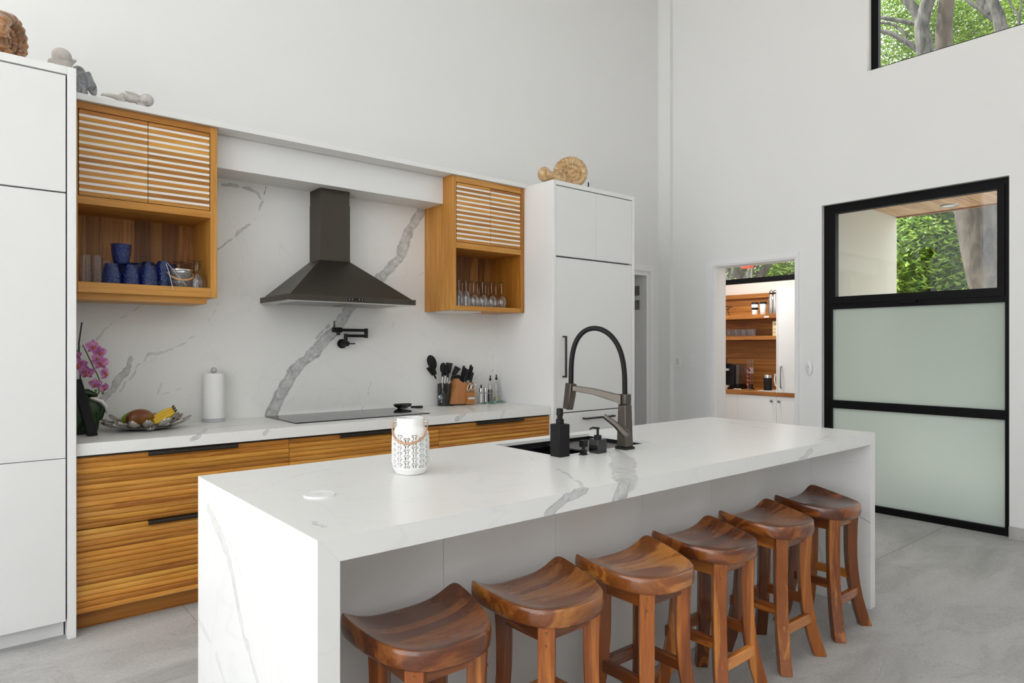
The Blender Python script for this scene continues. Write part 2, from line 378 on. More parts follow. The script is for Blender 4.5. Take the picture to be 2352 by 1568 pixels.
m, nt, b = newmat('mango_skin'); tc = nd(nt, 'ShaderNodeTexCoord'); n1 = nd(nt, 'ShaderNodeTexNoise', {'Vector': tc.outputs['Object'], 'Scale': 9.0, 'Detail': 2.0})
nt.links.new(ramp(nt, n1.outputs[0], [(.40, (.16, .04, .012)), (.58, (.30, .13, .02)), (.70, (.28, .30, .03))]), b.inputs['Base Color']); b.inputs['Roughness'].default_value = .35
plain('green_skin', (.22, .36, .02), .35)
plain('petal_metal', (.50, .47, .44), .35, metal=.85)
plain('lip_orange', (.45, .10, .03), .5)

# ================================================================== SETTING
YW, YV, XW, KF, XT = 4.452, 4.474, 5.775, 3.728, 3.496     # back wall, right wall, tall cabinet fronts, right tall cabinet side
ZI, ZC, YC = 0.917, 0.906, 3.754                # island top, back counter top, back counter front
ZTOP = 5.3
def slab_with_holes(mb, lo, hi, holes, axis, a0, a1):
    """wall from cells: lo/hi (h, z) range, holes [(h0,h1,z0,z1)], axis 'x' or 'y' is the thickness direction"""
    hs = sorted({lo[0], hi[0], *[h for q in holes for h in q[:2]]}); zs = sorted({lo[1], hi[1], *[z for q in holes for z in q[2:]]})
    for i in range(len(hs) - 1):
        for j in range(len(zs) - 1):
            h, z = (hs[i] + hs[i+1]) / 2, (zs[j] + zs[j+1]) / 2
            if any(q[0] < h < q[1] and q[2] < z < q[3] for q in holes): continue
            if axis == 'x': mb.box(a0, a1, hs[i], hs[i+1], zs[j], zs[j+1])
            else: mb.box(hs[i], hs[i+1], a0, a1, zs[j], zs[j+1])
    return mb
struct('wall_back', slab_with_holes(MB(), (-4.15, 0), (XW + .165, ZTOP), [(4.72, 5.545, 0, 2.135)], 'y', YV, YV + .15), 'wall_paint')
DOOR = (2.993, 3.821, 0, 2.153); GLZ = (1.411, 2.756, 0, 2.590); CLR = (-1.2, 2.380, 3.637, 4.75)
struct('wall_right', slab_with_holes(MB(), (-3.35, 0), (YV, ZTOP), [DOOR, GLZ, CLR], 'x', XW, XW + .165), 'wall_paint')
struct('wall_left', slab_with_holes(MB(), (-3.35, 0), (YV, ZTOP), [(-3.1, 4.3, .05, 5.1)], 'x', -4.15, -4.0), 'wall_paint')  # wide opening invented to let daylight in from the left
struct('wall_rear', slab_with_holes(MB(), (-4.15, 0), (XW + .165, ZTOP), [(-3.0, 0.6, 3.3, 5.1)], 'y', -3.35, -3.2), 'wall_paint')  # high opening invented, sized to balance the daylight from behind
struct('ceiling', MB().box(-4.7, XW + .165, -3.9, YV + .15, ZTOP, ZTOP + .2), 'ceiling_paint')
fl = struct('floor', MB().box(-4.15, 7.5, -3.35, 6.4, -.12, -.004), 'grout')
tj = pz(421, 1390, 0).x; tk = pz(2015, 1284, 0).y; TS = 1.2
tm = MB().box(0, TS - .003, 0, TS - .003, -.012, 0).mesh('tile'); tm.materials.append(MAT['floor_tile'])
i0 = int(math.floor((-4.0 - tj) / TS)); j0 = int(math.floor((-3.2 - tk) / TS))
for i in range(i0, i0 + 11):
    for j in range(j0, j0 + 9):
        x, y = tj + i * TS, tk + j * TS
        xa, xb, ya, yb = max(x, -4.0), min(x + TS, 7.36), max(y, -3.2), min(y + TS, 6.3)
        if xb - xa < .02 or yb - ya < .02: continue
        inst(tm, 'tile', fl, (xa, ya, 0), ((xb - xa) / TS, (yb - ya) / TS, 1))
struct('bounce_slab', MB().box(-16, -4.16, -10, 10, -.15, -.02), 'bounce_pale')  # unseen pale slab, added to bounce sun and sky onto the ceiling
tag(struct('ground', MB().box(-40, 60, -40, 60, -.4, -.15), 'dirt'))
# corner pilaster, baseboard
struct('trim_1', MB().box(5.722, XW + .01, 4.324, YV + .01, 0, ZTOP), 'wall_paint')
struct('baseboard_right', MB().box(XW - .014, XW, -3.2, 1.411, 0, .088), 'floor_tile', bevel=.002)
# doorway in the back wall: casing, leaf and hinges; passage behind
d = struct('door_1', MB().box(5.545, 5.625, YV - .014, YV, 0, 2.135).box(4.64, 5.625, YV - .014, YV, 2.135, 2.215), 'trim_white')
MB().box(5.560, 5.605, YV - .024, YV - .014, 0, 2.150).box(4.66, 5.605, YV - .024, YV - .014, 2.150, 2.195).build('casing_moulding', 'trim_white', d)
MB().box(5.515, 5.545, YV - .01, YV + .16, 0, 2.135).box(4.72, 5.515, YV - .01, YV + .16, 2.105, 2.135).build('jamb', 'trim_white', d)
leaf = MB().box(5.425, 5.470, YV + .17, YV + .95, .01, 2.10).build('door_leaf', 'trim_white', d)
for zz in (1.955, 1.805):
    MB().box(5.505, 5.517, YV + .085, YV + .15, zz - .05, zz + .05).tube([(5.495, YV + .16, zz - .06), (5.495, YV + .16, zz + .06)], .009).box(5.470, 5.482, YV + .172, YV + .20, zz - .05, zz + .03).build('hinge', 'dark_steel', d)
struct('wall_passage', MB().box(4.2, 4.3, YV + .15, 6.4, 0, 2.7).box(5.84, 5.94, YV + .15, 6.4, 0, 2.7).box(4.2, 5.94, 6.3, 6.4, 0, 2.7).box(4.2, 5.94, YV + .15, 6.4, 2.6, 2.7), 'wall_paint')
# pantry doorway casing
d = struct('door_2', MB().box(XW - .014, XW, 2.957, 2.993, 0, 2.153).box(XW - .014, XW, 3.821, 3.916, 0, 2.153).box(XW - .014, XW, 2.957, 3.916, 2.153, 2.213), 'trim_white')
MB().box(XW - .022, XW - .014, 3.835, 3.872, 0, 2.166).box(XW - .022, XW - .014, 2.972, 3.872, 2.166, 2.188).build('casing_moulding', 'trim_white', d)
MB().box(XW, XW + .165, 3.805, 3.821, 0, 2.153).build('jamb', 'trim_white', d)
# glazed door-height window: black frame, clear top light, two frosted panes
XF = 5.82
wn = struct('window_1', MB().box(XF, XF + .06, 1.411, 1.447, 0, 2.590).box(XF, XF + .06, 2.690, 2.756, 0, 2.590).box(XF, XF + .06, 1.447, 2.690, 2.515, 2.590)
            .box(XF, XF + .06, 1.447, 2.690, 1.690, 1.765).box(XF, XF + .06, 1.447, 2.690, .838, .906).box(XF, XF + .06, 1.447, 2.690, 0, .055), 'black_frame')
MB().box(XF - .012, XF + .05, 1.447, 1.492, 1.735, 2.545).box(XF - .012, XF + .05, 2.655, 2.712, 1.735, 2.545).box(XF - .012, XF + .05, 1.492, 2.655, 2.512, 2.545).box(XF - .012, XF + .05, 1.492, 2.655, 1.735, 1.796).build('sash', 'black_frame', wn)
MB().box(XF + .02, XF + .026, 1.490, 2.660, 1.79, 2.515).build('pane', 'pane_clear', wn)
MB().box(XF + .025, XF + .031, 1.445, 2.692, .905, 1.692).build('pane', 'pane_frosted', wn)
MB().box(XF + .025, XF + .031, 1.445, 2.692, .05, .840).build('pane', 'pane_frosted', wn)
MB().box(XF - .03, XF - .008, 2.02, 2.15, 1.715, 1.735).build('latch', 'black_frame', wn, bevel=.003)
XG2 = 5.855
wn = struct('window_2', MB().box(XG2, XG2 + .05, -1.14, 2.324, 3.637, 3.674).box(XG2, XG2 + .05, 2.324, 2.380, 3.637, 4.75).box(XG2, XG2 + .05, -1.2, -1.14, 3.637, 4.75).box(XG2, XG2 + .05, -1.14, 2.324, 4.69, 4.75), 'black_frame')
MB().box(XG2 + .02, XG2 + .026, -1.14, 2.324, 3.674, 4.69).build('pane', 'pane_clear', wn)

# ================================================================== FITTED KITCHEN
# --- left tall cabinet
t = thing('tall_cabinet', 'white handleless tall cabinet under the glossy brown ammonite', 'cabinet', (-.05, 4.09, 0))
MB().box(.391, .427, KF, YW, 0, 2.676).build('end_panel', 'cabinet_white', t, bevel=.002)
MB().box(-.53, .391, KF, YW, 2.640, 2.676).build('top_panel', 'cabinet_white', t, bevel=.001)
MB().box(-.53, .391, 3.76, YW, .086, 2.640).build('carcass', 'shadow_gap', t)
MB().box(-.53, .384, 3.806, 3.83, 0, .086).build('toe_kick', 'cabinet_white', t)
for za, zb in ((2.090, 2.634), (.8485, 2.083), (.086, .8455)):
    MB().box(-.53, .385, KF + .004, 3.758, za, zb).build('door', 'door_grey', t, bevel=.0012)
# --- right tall cabinet (integrated fridge)
t = thing('tall_cabinet', 'white tall cabinet with a long dark bar handle beside the glass rack', 'cabinet', (3.97, 4.09, 0))
MB().box(XT, 3.526, KF, YW, 0, 2.645).build('end_panel', 'cabinet_white', t, bevel=.002)
MB().box(4.416, 4.446, KF, YW, 0, 2.645).build('end_panel', 'cabinet_white', t, bevel=.002)
MB().box(3.526, 4.416, KF, YW, 2.611, 2.645).build('top_panel', 'cabinet_white', t, bevel=.001)
MB().box(3.526, 4.416, 3.77, YW, .08, 2.611).build('carcass', 'shadow_gap', t)
MB().box(3.526, 4.416, 3.80, 3.83, 0, .08).build('toe_kick', 'cabinet_white', t)
for xa, xb, za, zb in ((3.5285, 3.9715, 2.068, 2.604), (3.9735, 4.413, 2.068, 2.604), (3.5285, 4.413, .858, 2.056), (3.5285, 4.413, .46, .850), (3.5285, 4.413, .085, .457)):
    dr = MB().box(xa, xb, KF + .003, 3.768, za, zb).build('door' if za > .6 else 'drawer', 'door_grey', t, bevel=.0012)
    if abs(zb - 2.056) < .01:
        MB().box(3.595, 3.609, KF - .037, KF - .024, 1.130, 1.450).box(3.595, 3.609, KF - .024, KF + .003, 1.130, 1.142).box(3.595, 3.609, KF - .024, KF + .003, 1.438, 1.450).build('handle', 'bronze_pull', dr, bevel=.002)
    if abs(zb - .850) < .01 or abs(zb - .457) < .01:
        zh = zb - .052
        MB().box(3.815, 4.165, KF - .037, KF - .024, zh - .007, zh + .007).box(3.815, 3.827, KF - .024, KF + .003, zh - .007, zh + .007).box(4.153, 4.165, KF - .024, KF + .003, zh - .007, zh + .007).build('handle', 'bronze_pull', dr, bevel=.002)
# --- shelf board over the wall cabinets and the boxed duct
tag(MB().box(.428, XT - .001, 4.040, YW - .001, 2.632, 2.666).build('top_shelf', 'cabinet_white', bevel=.0015), 'long thin white shelf board running over the wooden wall cabinets', 'shelf')
struct('trim_2', MB().box(1.153, 2.792, 4.181, YW, 2.434, 2.631), 'cabinet_white', bevel=.0015)
# --- wall cabinets
def wall_cabinet(x0, x1, zb, zs, zr0, zr1, xd0, xm, xd1, zt, label):
    t = thing('upper_cabinet', label, 'cabinet', ((x0 + x1) / 2, 4.25, zb)); yf = 4.065
    MB().box(x0, xd0 - .003, yf, YW - .012, zb, 2.631).build('side_panel', 'teak_z', t, bevel=.0015)
    MB().box(xd1 + .003, x1, yf, YW - .012, zb, 2.631).build('side_panel', 'teak_z', t, bevel=.0015)
    MB().box(xd0 - .003, xd1 + .003, yf, YW - .012, zt + .004, 2.631).build('top_rail', 'teak_x', t, bevel=.001)
    MB().box(xd0 - .003, xd1 + .003, yf, YW - .012, zr0, zr1).build('middle_shelf', 'teak_x', t, bevel=.001)
    MB().box(xd0 - .003, xd1 + .003, yf, YW - .012, zb, zs).build('bottom_shelf', 'teak_x', t, bevel=.001)
    MB().box(xd0 - .003, xd1 + .003, 4.12, YW - .013, zr1, zt + .004).build('carcass', 'shadow_gap', t)
    n = max(6, round((xd1 - xd0) / .075)); w = (xd1 - xd0 + .006) / n; random.seed(int(x0 * 100))
    pm = MB().box(0, w - .0008, 0, .012, 0, zr0 - zs).mesh('plank'); pm.materials.append(MAT['teak_plank'])
    for k in range(n): v = random.uniform(.8, 1.12); inst(pm, 'plank', t, (xd0 - .003 + k * w, YW - .026 + random.uniform(0, .001), zs), color=(v, v, v))
    m2 = max(4, round(.36 / .09)); w2 = (YW - .026 - 4.12) / m2
    for xa, xb in ((xd0, xm), (xm, xd1)):
        dr = MB().box(xa + .0015, xb - .0015, 4.0675, 4.118, zr1 + .003, zt).build('door', 'slat_white', t)
        hs = .0212; hw = (zt - zr1 - .003 - 13 * hs) / 12
        sm = MB().box(0, xb - xa - .003, 0, .012, 0, hs).mesh('slat'); sm.materials.append(MAT['teak_strip'])
        for k in range(13):
            v = random.uniform(.82, 1.15); inst(sm, 'slat', dr, (xa + .0015, 4.066, zr1 + .003 + k * (hs + hw)), color=(v, v * random.uniform(.95, 1.03), v))
    return t
wcl = wall_cabinet(.4275, 1.152, 1.650, 1.704, 2.106, 2.147, .475, .794, 1.112, 2.590, 'teak wall cabinet with slatted doors above a shelf of blue tumblers')
MB().box(.47, 1.105, 4.10, YW - .05, 1.615, 1.650).build('light_housing', 'teak_x', wcl)
wcr = wall_cabinet(2.793, 3.492, 1.638, 1.672, 2.098, 2.141, 2.834, 3.151, 3.471 - .018, 2.583, 'teak wall cabinet with slatted doors above upturned wine glasses')
MB().box(2.84, 3.10, 4.12, 4.36, 1.626, 1.638).build('light_strip', 'plastic_white', wcr)
# --- backsplash stone
def yl(pts, y): return [tuple(py(u, v, y)) for u, v in pts]
YB = 4.440
bs = [(yl([(610, 985), (622, 950), (640, 905), (680, 850), (730, 800), (770, 755)], YB), [.05, .05, .046, .042, .042, .04], 1.0),
      (yl([(770, 755), (800, 715), (840, 670), (880, 635), (915, 590), (940, 530), (975, 465)], YB), .042, .85),
      (yl([(640, 905), (665, 868), (700, 835)], YB), .010, 1.0), (yl([(730, 775), (755, 745)], YB), .012, .9),
      (yl([(235, 930), (265, 895), (290, 850), (300, 818)], YB), [.020, .022, .012], .9),
      (yl([(278, 905), (300, 870), (312, 835), (345, 812), (395, 800), (440, 775), (480, 745)], YB), .007, .55),
      (yl([(495, 575), (545, 545), (580, 510), (602, 460), (612, 425)], YB), [.008, .010, .012, .010], .85),
      (yl([(508, 420), (555, 423), (590, 440), (604, 460)], YB), .011, .85),
      (yl([(826, 945), (845, 890), (868, 815), (905, 740)], YB), .006, .55),
      (yl([(926, 668), (950, 625), (980, 603)], YB), .008, .5), (yl([(945, 640), (975, 620)], YB), .006, .4),
      (yl([(225, 775), (265, 745), (330, 700)], YB), .007, .5), (yl([(455, 770), (475, 735), (500, 680)], YB), .005, .4),
      (yl([(320, 985), (375, 905), (420, 890)], YB), .006, .4), (yl([(360, 960), (365, 900), (372, 880)], YB), .007, .4),
      (yl([(1080, 880), (1110, 850), (1138, 812)], YB), .005, .35), (yl([(560, 600), (600, 585)], YB), .004, .35)]
stone('backsplash_stone', bs, .30)
tag(MB().box(.427, XT, YB, YW, ZC - .02, 2.434).build('backsplash', 'backsplash_stone'), 'white marble-look backsplash slab with a broad grey diagonal vein', 'backsplash')
# --- back counter
def zl(pts, z): return [tuple(pz(u, v, z)) for u, v in pts]
cs = [(zl([(430, 1020), (448, 1000), (470, 985), (620, 968)], ZC), .016, .5), (yl([(436, 1012), (450, 1005), (462, 985)], YC), .012, .8),
      (zl([(1030, 925), (1075, 935), (1090, 943)], ZC), .02, .6), (yl([(1050, 965), (1072, 945)], YC), .02, .7),
      (yl([(1150, 960), (1160, 945)], YC), .014, .4), (zl([(1140, 937), (1172, 933)], ZC), .008, .4), (yl([(612, 995), (620, 985)], YC), .012, .6),
      (zl([(500, 1000), (560, 985)], ZC), .008, .35)]
stone('counter_stone', cs, .30)
tag(MB().box(.427, XT - .003, YC, YB, .848, ZC).build('countertop', 'counter_stone', bevel=.0015), 'white marble-look worktop along the backsplash wall', 'worktop')
# --- base cabinets with fluted drawer fronts
def flute(L, h, dep=.012):
    prof = [(dep, 0)] + [(.0055 * (1 - math.sin(PI * (i / 8)) ** .7), h * i / 8) for i in range(9)] + [(dep, h)]
    return MB().prism(prof, 'x', 0, L)
XU = [.4285, 1.461, 2.484, 3.492]
for c in range(3):
    xa, xb = XU[c] + .0015, XU[c+1] - .0015
    t = thing('base_cabinet', ['teak drawer unit with fluted fronts beside the left-hand white tall cabinet', 'teak drawer unit with fluted fronts under the black hob', 'teak drawer unit with fluted fronts beside the bar-handled tall cabinet'][c].replace('left-hand ', 'handleless '), 'cabinet', ((xa + xb) / 2, 4.1, 0))
    MB().box(xa, xb, 3.80, YB, .092, .840).build('carcass', 'shadow_gap', t)
    tint(MB().box(xa, xb, 3.838, 3.86, 0, .092).build('toe_kick', 'teak_x', t), (.72, .62, .55))
    MB().box(xa, xb, 3.778, 3.80, .836, .848).build('finger_rail', 'bronze_pull', t)
    xp = ((.736, 1.173), (1.771, 2.219), (2.796, 3.226))[c]
    for za, zb, n in ((.4925, .836, 13), (.092, .4885, 15)):
        dr = MB().box(xa, xb, 3.784, 3.80, za, zb).build('drawer', 'teak_x', t)
        h = (zb - za) / n; fm = flute(xb - xa, h).mesh('wood_strip', smooth=50); fm.materials.append(MAT['teak_strip']); random.seed(c * 7 + n)
        for k in range(n):
            v = random.uniform(.84, 1.16); inst(fm, 'wood_strip', dr, (xa, 3.770, za + k * h), color=(v, v * random.uniform(.94, 1.04), v * .96))
        MB().box(xp[0], xp[1], 3.752, 3.776, zb - .017, zb - .013).box(xp[0], xp[1], 3.752, 3.756, zb - .017, zb - .002).box(xp[0], xp[1], 3.752, 3.78, zb - .002, zb + .002).build('pull', 'bronze_pull', dr, bevel=.0008)
# --- range hood
HX0, HX1, HY0 = 1.526, 2.424, 3.965
t = thing('range_hood', 'dark bronze pyramid range hood hanging over the hob', 'range hood', (1.975, 4.2, 1.648))
MB().box(HX0, HX1, HY0, YB, 1.652, 1.688).build('rim', 'hood_steel', t, bevel=.0012)
e = .02
MB().hexa([(HX0 + e, HY0 + e * .6, 1.688), (HX1 - e, HY0 + e * .6, 1.688), (HX1 - e, YB, 1.688), (HX0 + e, YB, 1.688)],
          [(1.864, 4.268, 1.950), (2.082, 4.268, 1.950), (2.082, YB, 1.950), (1.864, YB, 1.950)]).build('canopy', 'hood_steel', t, bevel=.001)
MB().box(1.864, 2.082, 4.268, YB, 1.950, 2.335).build('chimney', 'hood_steel', t, bevel=.001)
MB().box(1.8665, 2.0795, 4.2705, YB, 2.335, 2.434).build('chimney', 'hood_steel', t, bevel=.001)
un = MB().box(HX0 + .004, HX1 - .004, HY0 + .004, YB, 1.648, 1.6525).build('underside', 'steel', t)
for xa in (1.62, 1.99): MB().box(xa, xa + .34, 4.06, 4.36, 1.645, 1.648).build('filter', 'dark_steel', un)
cp = MB().box(py(799, 690, HY0).x, py(836, 690, HY0).x, HY0 - .002, HY0, 1.6635, 1.6795).build('control_panel', 'black_plastic', t)
for u in (802, 809, 825, 832):
    x = py(u, 690, HY0).x; MB().box(x - .003, x + .003, HY0 - .003, HY0 - .002, 1.669, 1.674).build('button', 'chrome', cp)
for k in range(5):
    x = py(939 + k * 2.2, 693, HY0).x; MB().box(x - .002, x + .0022, HY0 - .0015, HY0, 1.668, 1.6745 - .0015 * (k % 2)).build('maker_mark', 'black_plastic', t)
# --- hob
t = thing('hob', 'flat black glass induction hob set on the back worktop', 'hob', (2.02, 4.15, ZC))
MB().box(1.552, 2.499, 3.905, 4.41, ZC, ZC + .006).build('glass_plate', 'hob_glass', t, bevel=.0015)
MB().box(1.556, 2.495, 3.9045, 3.9055, ZC + .0005, ZC + .004).build('front_trim', 'black_metal', t)

# ================================================================== ISLAND
IX0, IX1, IY0, IY1 = .645, 3.712, 1.490, 2.500
XS, YS = (1.905, 2.530), (2.010, 2.425)
il = [([tuple(px(u, v, IX0)) for u, v in [(462, 1120), (478, 1170), (500, 1215), (520, 1265), (540, 1350), (558, 1430), (578, 1510), (600, 1600)]], [.010, .022, .026, .020, .016, .014, .012, .010], .42),
      ([tuple(px(u, v, IX0)) for u, v in [(490, 1130), (520, 1230), (560, 1340)]], .005, .3),
      ([tuple(px(u, v, IX0)) for u, v in [(455, 1420), (485, 1470), (510, 1540), (530, 1600)]], .014, .25),
      (zl([(1398, 1030), (1425, 1055), (1436, 1080), (1440, 1100)], ZI), [.045, .055, .050], .50), (yl([(1440, 1098), (1432, 1120), (1420, 1150)], IY0), .040, .72),
      (yl([(1345, 1122), (1300, 1150), (1255, 1185)], IY0), .020, .75), (zl([(1285, 1078), (1310, 1090), (1345, 1118)], ZI), .008, .6),
      (zl([(1212, 1047), (1236, 1062)], ZI), .004, .5), (zl([(1625, 962), (1680, 970), (1760, 985)], ZI), .012, .28), (zl([(1700, 972), (1800, 975)], ZI), .008, .3),
      (yl([(1865, 1025), (1835, 1052)], IY0), .016, .7), (zl([(1868, 1018), (1900, 1000)], ZI), .008, .4),
      (zl([(700, 1190), (722, 1203), (745, 1212)], ZI), .008, .5), (zl([(560, 1135), (640, 1105), (760, 1075)], ZI), .008, .22), (zl([(1530, 1050), (1600, 1040)], ZI), .006, .25),
      ([tuple(px(u, v, 3.657)) for u, v in [(1968, 1182), (1990, 1192), (2000, 1196)]], .006, .9), ([tuple(px(u, v, 3.657)) for u, v in [(1880, 1240), (1890, 1300), (1920, 1350)]], .010, .35)]
stone('island_stone', il, .26, base=(.84, .84, .825))
t = thing('island_worktop', 'white marble-look waterfall worktop of the kitchen island', 'worktop', ((IX0 + IX1) / 2, 1.995, 0))
mb = MB(); ou = [(IX0, IY0), (IX1, IY0), (IX1, IY1), (IX0, IY1)]; inn = [(XS[0], YS[0]), (XS[1], YS[0]), (XS[1], YS[1]), (XS[0], YS[1])]
ob = [(IX0 + .056, IY0), (IX1 - .055, IY0), (IX1 - .055, IY1), (IX0 + .056, IY1)]
vs_ = [(x, y, ZI) for x, y in ou + inn] + [(x, y, ZI - .060) for x, y in ob] + [(x, y, ZI - .014) for x, y in inn]; fs_ = []
for k in range(4):
    k2 = (k + 1) % 4; fs_ += [(k, k2, 4 + k2, 4 + k), (8 + k2, 8 + k, 12 + k, 12 + k2), (8 + k, 8 + k2, k2, k), (4 + k, 4 + k2, 12 + k2, 12 + k)]
mb.add(vs_, fs_).build('top_slab', 'island_stone', t)
MB().prism([(IX0, 0), (IX0 + .056, 0), (IX0 + .056, ZI - .0603), (IX0, ZI - .0003)], 'y', IY0, IY1).build('end_slab', 'island_stone', t)
MB().prism([(IX1 - .055, 0), (IX1, 0), (IX1, ZI - .0003), (IX1 - .055, ZI - .0603)], 'y', IY0, IY1).build('end_slab', 'island_stone', t)
YP = 1.808
t = thing('island_cabinet', 'plain white cabinet body under the island worktop behind the stools', 'cabinet', ((IX0 + IX1) / 2, 2.15, 0))
xs = [IX0 + .057, 1.210, 1.706, 2.203, 2.698, 3.194, IX1 - .056]
for a, b2 in zip(xs, xs[1:]): MB().box(a + .0007, b2 - .0007, YP, YP + .018, .004, ZI - .0605).build('panel', 'cabinet_white', t, bevel=.0006)
for a, b2 in ((IX0 + .057, 1.87), (2.56, IX1 - .056)): MB().box(a, b2, YP + .019, 2.470, .09, ZI - .062).build('carcass', 'cabinet_white', t)
for k in range(4):
    a = IX0 + .06 + k * .733; MB().box(a, a + .729, 2.471, 2.490, .092, ZI - .066).build('door', 'cabinet_white', t, bevel=.001)
MB().box(IX0 + .057, IX1 - .056, 2.40, 2.42, 0, .09).build('toe_kick', 'cabinet_white', t)

# ================================================================== STOOLS
def seat_mesh():
    xw, yb, yf = .196, .158, -.168
    pts = []
    for i in range(17): pts.append((-xw + 2 * xw * i / 16, yb))
    for i in range(1, 400):
        a = PI * i / 400; c, s_ = math.cos(a), math.sin(a)
        pts.append((xw * math.copysign(abs(c) ** .70, c), yb - (yb - yf) * abs(s_) ** .84))
    P2 = [Vector((x, y)) for x, y in pts]; cum = [0]
    for a_, b_ in zip(P2, P2[1:] + P2[:1]): cum.append(cum[-1] + (b_ - a_).length)
    P2.append(P2[0]); pts = []; j = 0
    for i in range(96):                                   # even spacing round the outline
        q_ = cum[-1] * i / 96
        while cum[j + 1] < q_: j += 1
        w_ = P2[j].lerp(P2[j + 1], (q_ - cum[j]) / max(1e-9, cum[j + 1] - cum[j])); pts.append((w_.x, w_.y))
    # round the two back corners
    for _ in range(5):
        pts = [((pts[i-1][0] + 2 * p[0] + pts[(i+1) % len(pts)][0]) / 4, (pts[i-1][1] + 2 * p[1] + pts[(i+1) % len(pts)][1]) / 4) for i, p in enumerate(pts)]
    n = len(pts); cx, cy_ = 0, .01
    def top(x, y, r):
        tb = min(1, max(0, (y - yf) / (yb - yf)))
        horn = .050 * abs(x / xw) ** 3.2 * (tb ** 1.4)
        rim = .014 * r ** 5 * (1 - tb * .8)
        return .596 + horn + rim - .006 * (1 - r * r)
    def bot(x, y):
        tb = min(1, max(0, (y - yf) / (yb - yf))); return .551 + .030 * abs(x / xw) ** 3 * tb
    vs, fs = [(cx, cy_, top(cx, cy_, 0))], []
    rings = []
    for r in (.15, .3, .45, .6, .72, .82, .90, .955): rings.append([(cx + (x - cx) * r, cy_ + (y - cy_) * r, None, r) for x, y in pts])
    for rr in rings: vs += [(x, y, top(x, y, r)) for x, y, _, r in rr]
    m = 6
    for j in range(m + 1):
        t = PI * j / m; r = .972 + .028 * math.sin(t); q = (1 - math.cos(t)) / 2
        for x, y in pts:
            X, Y = cx + (x - cx) * r, cy_ + (y - cy_) * r
            zt, zb = top(X, Y, .97) - .001, bot(X, Y); vs.append((X, Y, zt + (zb - zt) * q))
    for r in (.8, .4):
        for x, y in pts: X, Y = cx + (x - cx) * r, cy_ + (y - cy_) * r; vs.append((X, Y, bot(X, Y) - .001))
    L = 8 + m + 1 + 2
    for k in range(n): fs.append((0, 1 + (k + 1) % n, 1 + k))
    for j in range(L - 1):
        for k in range(n): k2 = (k + 1) % n; fs.append((1 + j*n + k, 1 + j*n + k2, 1 + (j+1)*n + k2, 1 + (j+1)*n + k))
    fs.append([1 + (L-1)*n + k for k in range(n)])
    mb = MB(); mb.add(vs, [tuple(reversed(f)) for f in fs]); return mb
def leg_mesh(sx, sy):
    mb = MB(); d = Vector((sx, sy, 0)).normalized(); e = Vector((-d.y, d.x, 0)); vs = []; fs = []; N = 9
    for i in range(N):
        q = i / (N - 1); z = .5545 * (1 - q)
        off = .139 + .012 * q + .053 * q ** 3.0 - .010 * math.sin(PI * q); w = .0255 - .001 * q; th = .0265 - .003 * math.sin(PI * min(1, q * 1.1))
        c = d * off + Vector((0, 0, z)); vs += [c + d*th + e*w, c - d*th + e*w, c - d*th - e*w, c + d*th - e*w]
    for i in range(N - 1):
        for k in range(4): k2 = (k + 1) % 4; fs.append((4*i+k, 4*i+k2, 4*i+4+k2, 4*i+4+k))
    fs += [(0, 1, 2, 3)[::-1], tuple(4*(N-1)+k for k in range(4))]
    mb.add(vs, [tuple(reversed(f)) for f in fs]); return mb
def make_stool(label, group):
    t = thing('bar_stool', label, 'stool', (0, 0, 0), group)
    seat_mesh().build('seat', 'stool_x', t, smooth=60)
    for sx in (-1, 1):
        for sy in (-1, 1):
            lg = leg_mesh(sx, sy).build('leg', 'stool_z', t, bevel=.0035)
            f = Vector((sx, sy, 0)).normalized() * .1655
            for zz in ((.535, .497) if sy < 0 else (.535,)):
                MB().tube([f + Vector((0, 0, zz)), f * 1.008 + Vector((0, 0, zz))], .0045, 8).build('peg', 'plinth_wood', lg)
    ax = .106
    for sy in (-1, 1): MB().box(-ax + .02, ax - .02, sy * .098 - .011, sy * .098 + .011, .505, .556).build('apron', 'stool_x', t, bevel=.001)
    for sx in (-1, 1): MB().box(sx * .098 - .011, sx * .098 + .011, -ax + .02, ax - .02, .498, .556).build('apron', 'stool_y', t, bevel=.001)
    for sy, z in ((-1, .168), (1, .225)): MB().box(-.128, .128, sy * .119 - .013, sy * .119 + .013, z - .022, z + .022).build('stretcher', 'stool_x', t, bevel=.003)
    for sx in (-1, 1): MB().box(sx * .107 - .012, sx * .107 + .012, -.104, .104, .222, .262).build('stretcher', 'stool_y', t, bevel=.003)
    return t
wood('stool_y', *ST, 'y', rough=.32, across=10, ratio=.12, coat=.3, streak=.4, swirl=1.4, vary=.2, ringf=22.0)
SL = ['dark brown saddle stool at the island end farthest from the glass door', 'saddle stool with swirling dark and gold grain, second from the end away from the door',
      'honey-coloured saddle stool, the palest of the row along the island', 'reddish saddle stool with a pale striped footrest, next to the palest stool',
      'chestnut saddle stool, second from the island end by the glass door', 'chestnut saddle stool at the island end by the frosted glass door']
SC = [(1.000, 1.572, (.82, .72, .72)), (1.430, 1.552, (1.05, 1.05, 1.1)), (1.867, 1.528, (1.75, 1.95, 2.1)), (2.320, 1.552, (.95, .85, .85)), (2.808, 1.565, (1.05, .95, .85)), (3.296, 1.572, (1.0, .88, .8))]
st0 = make_stool(SL[0], 'wooden bar stools along the island')
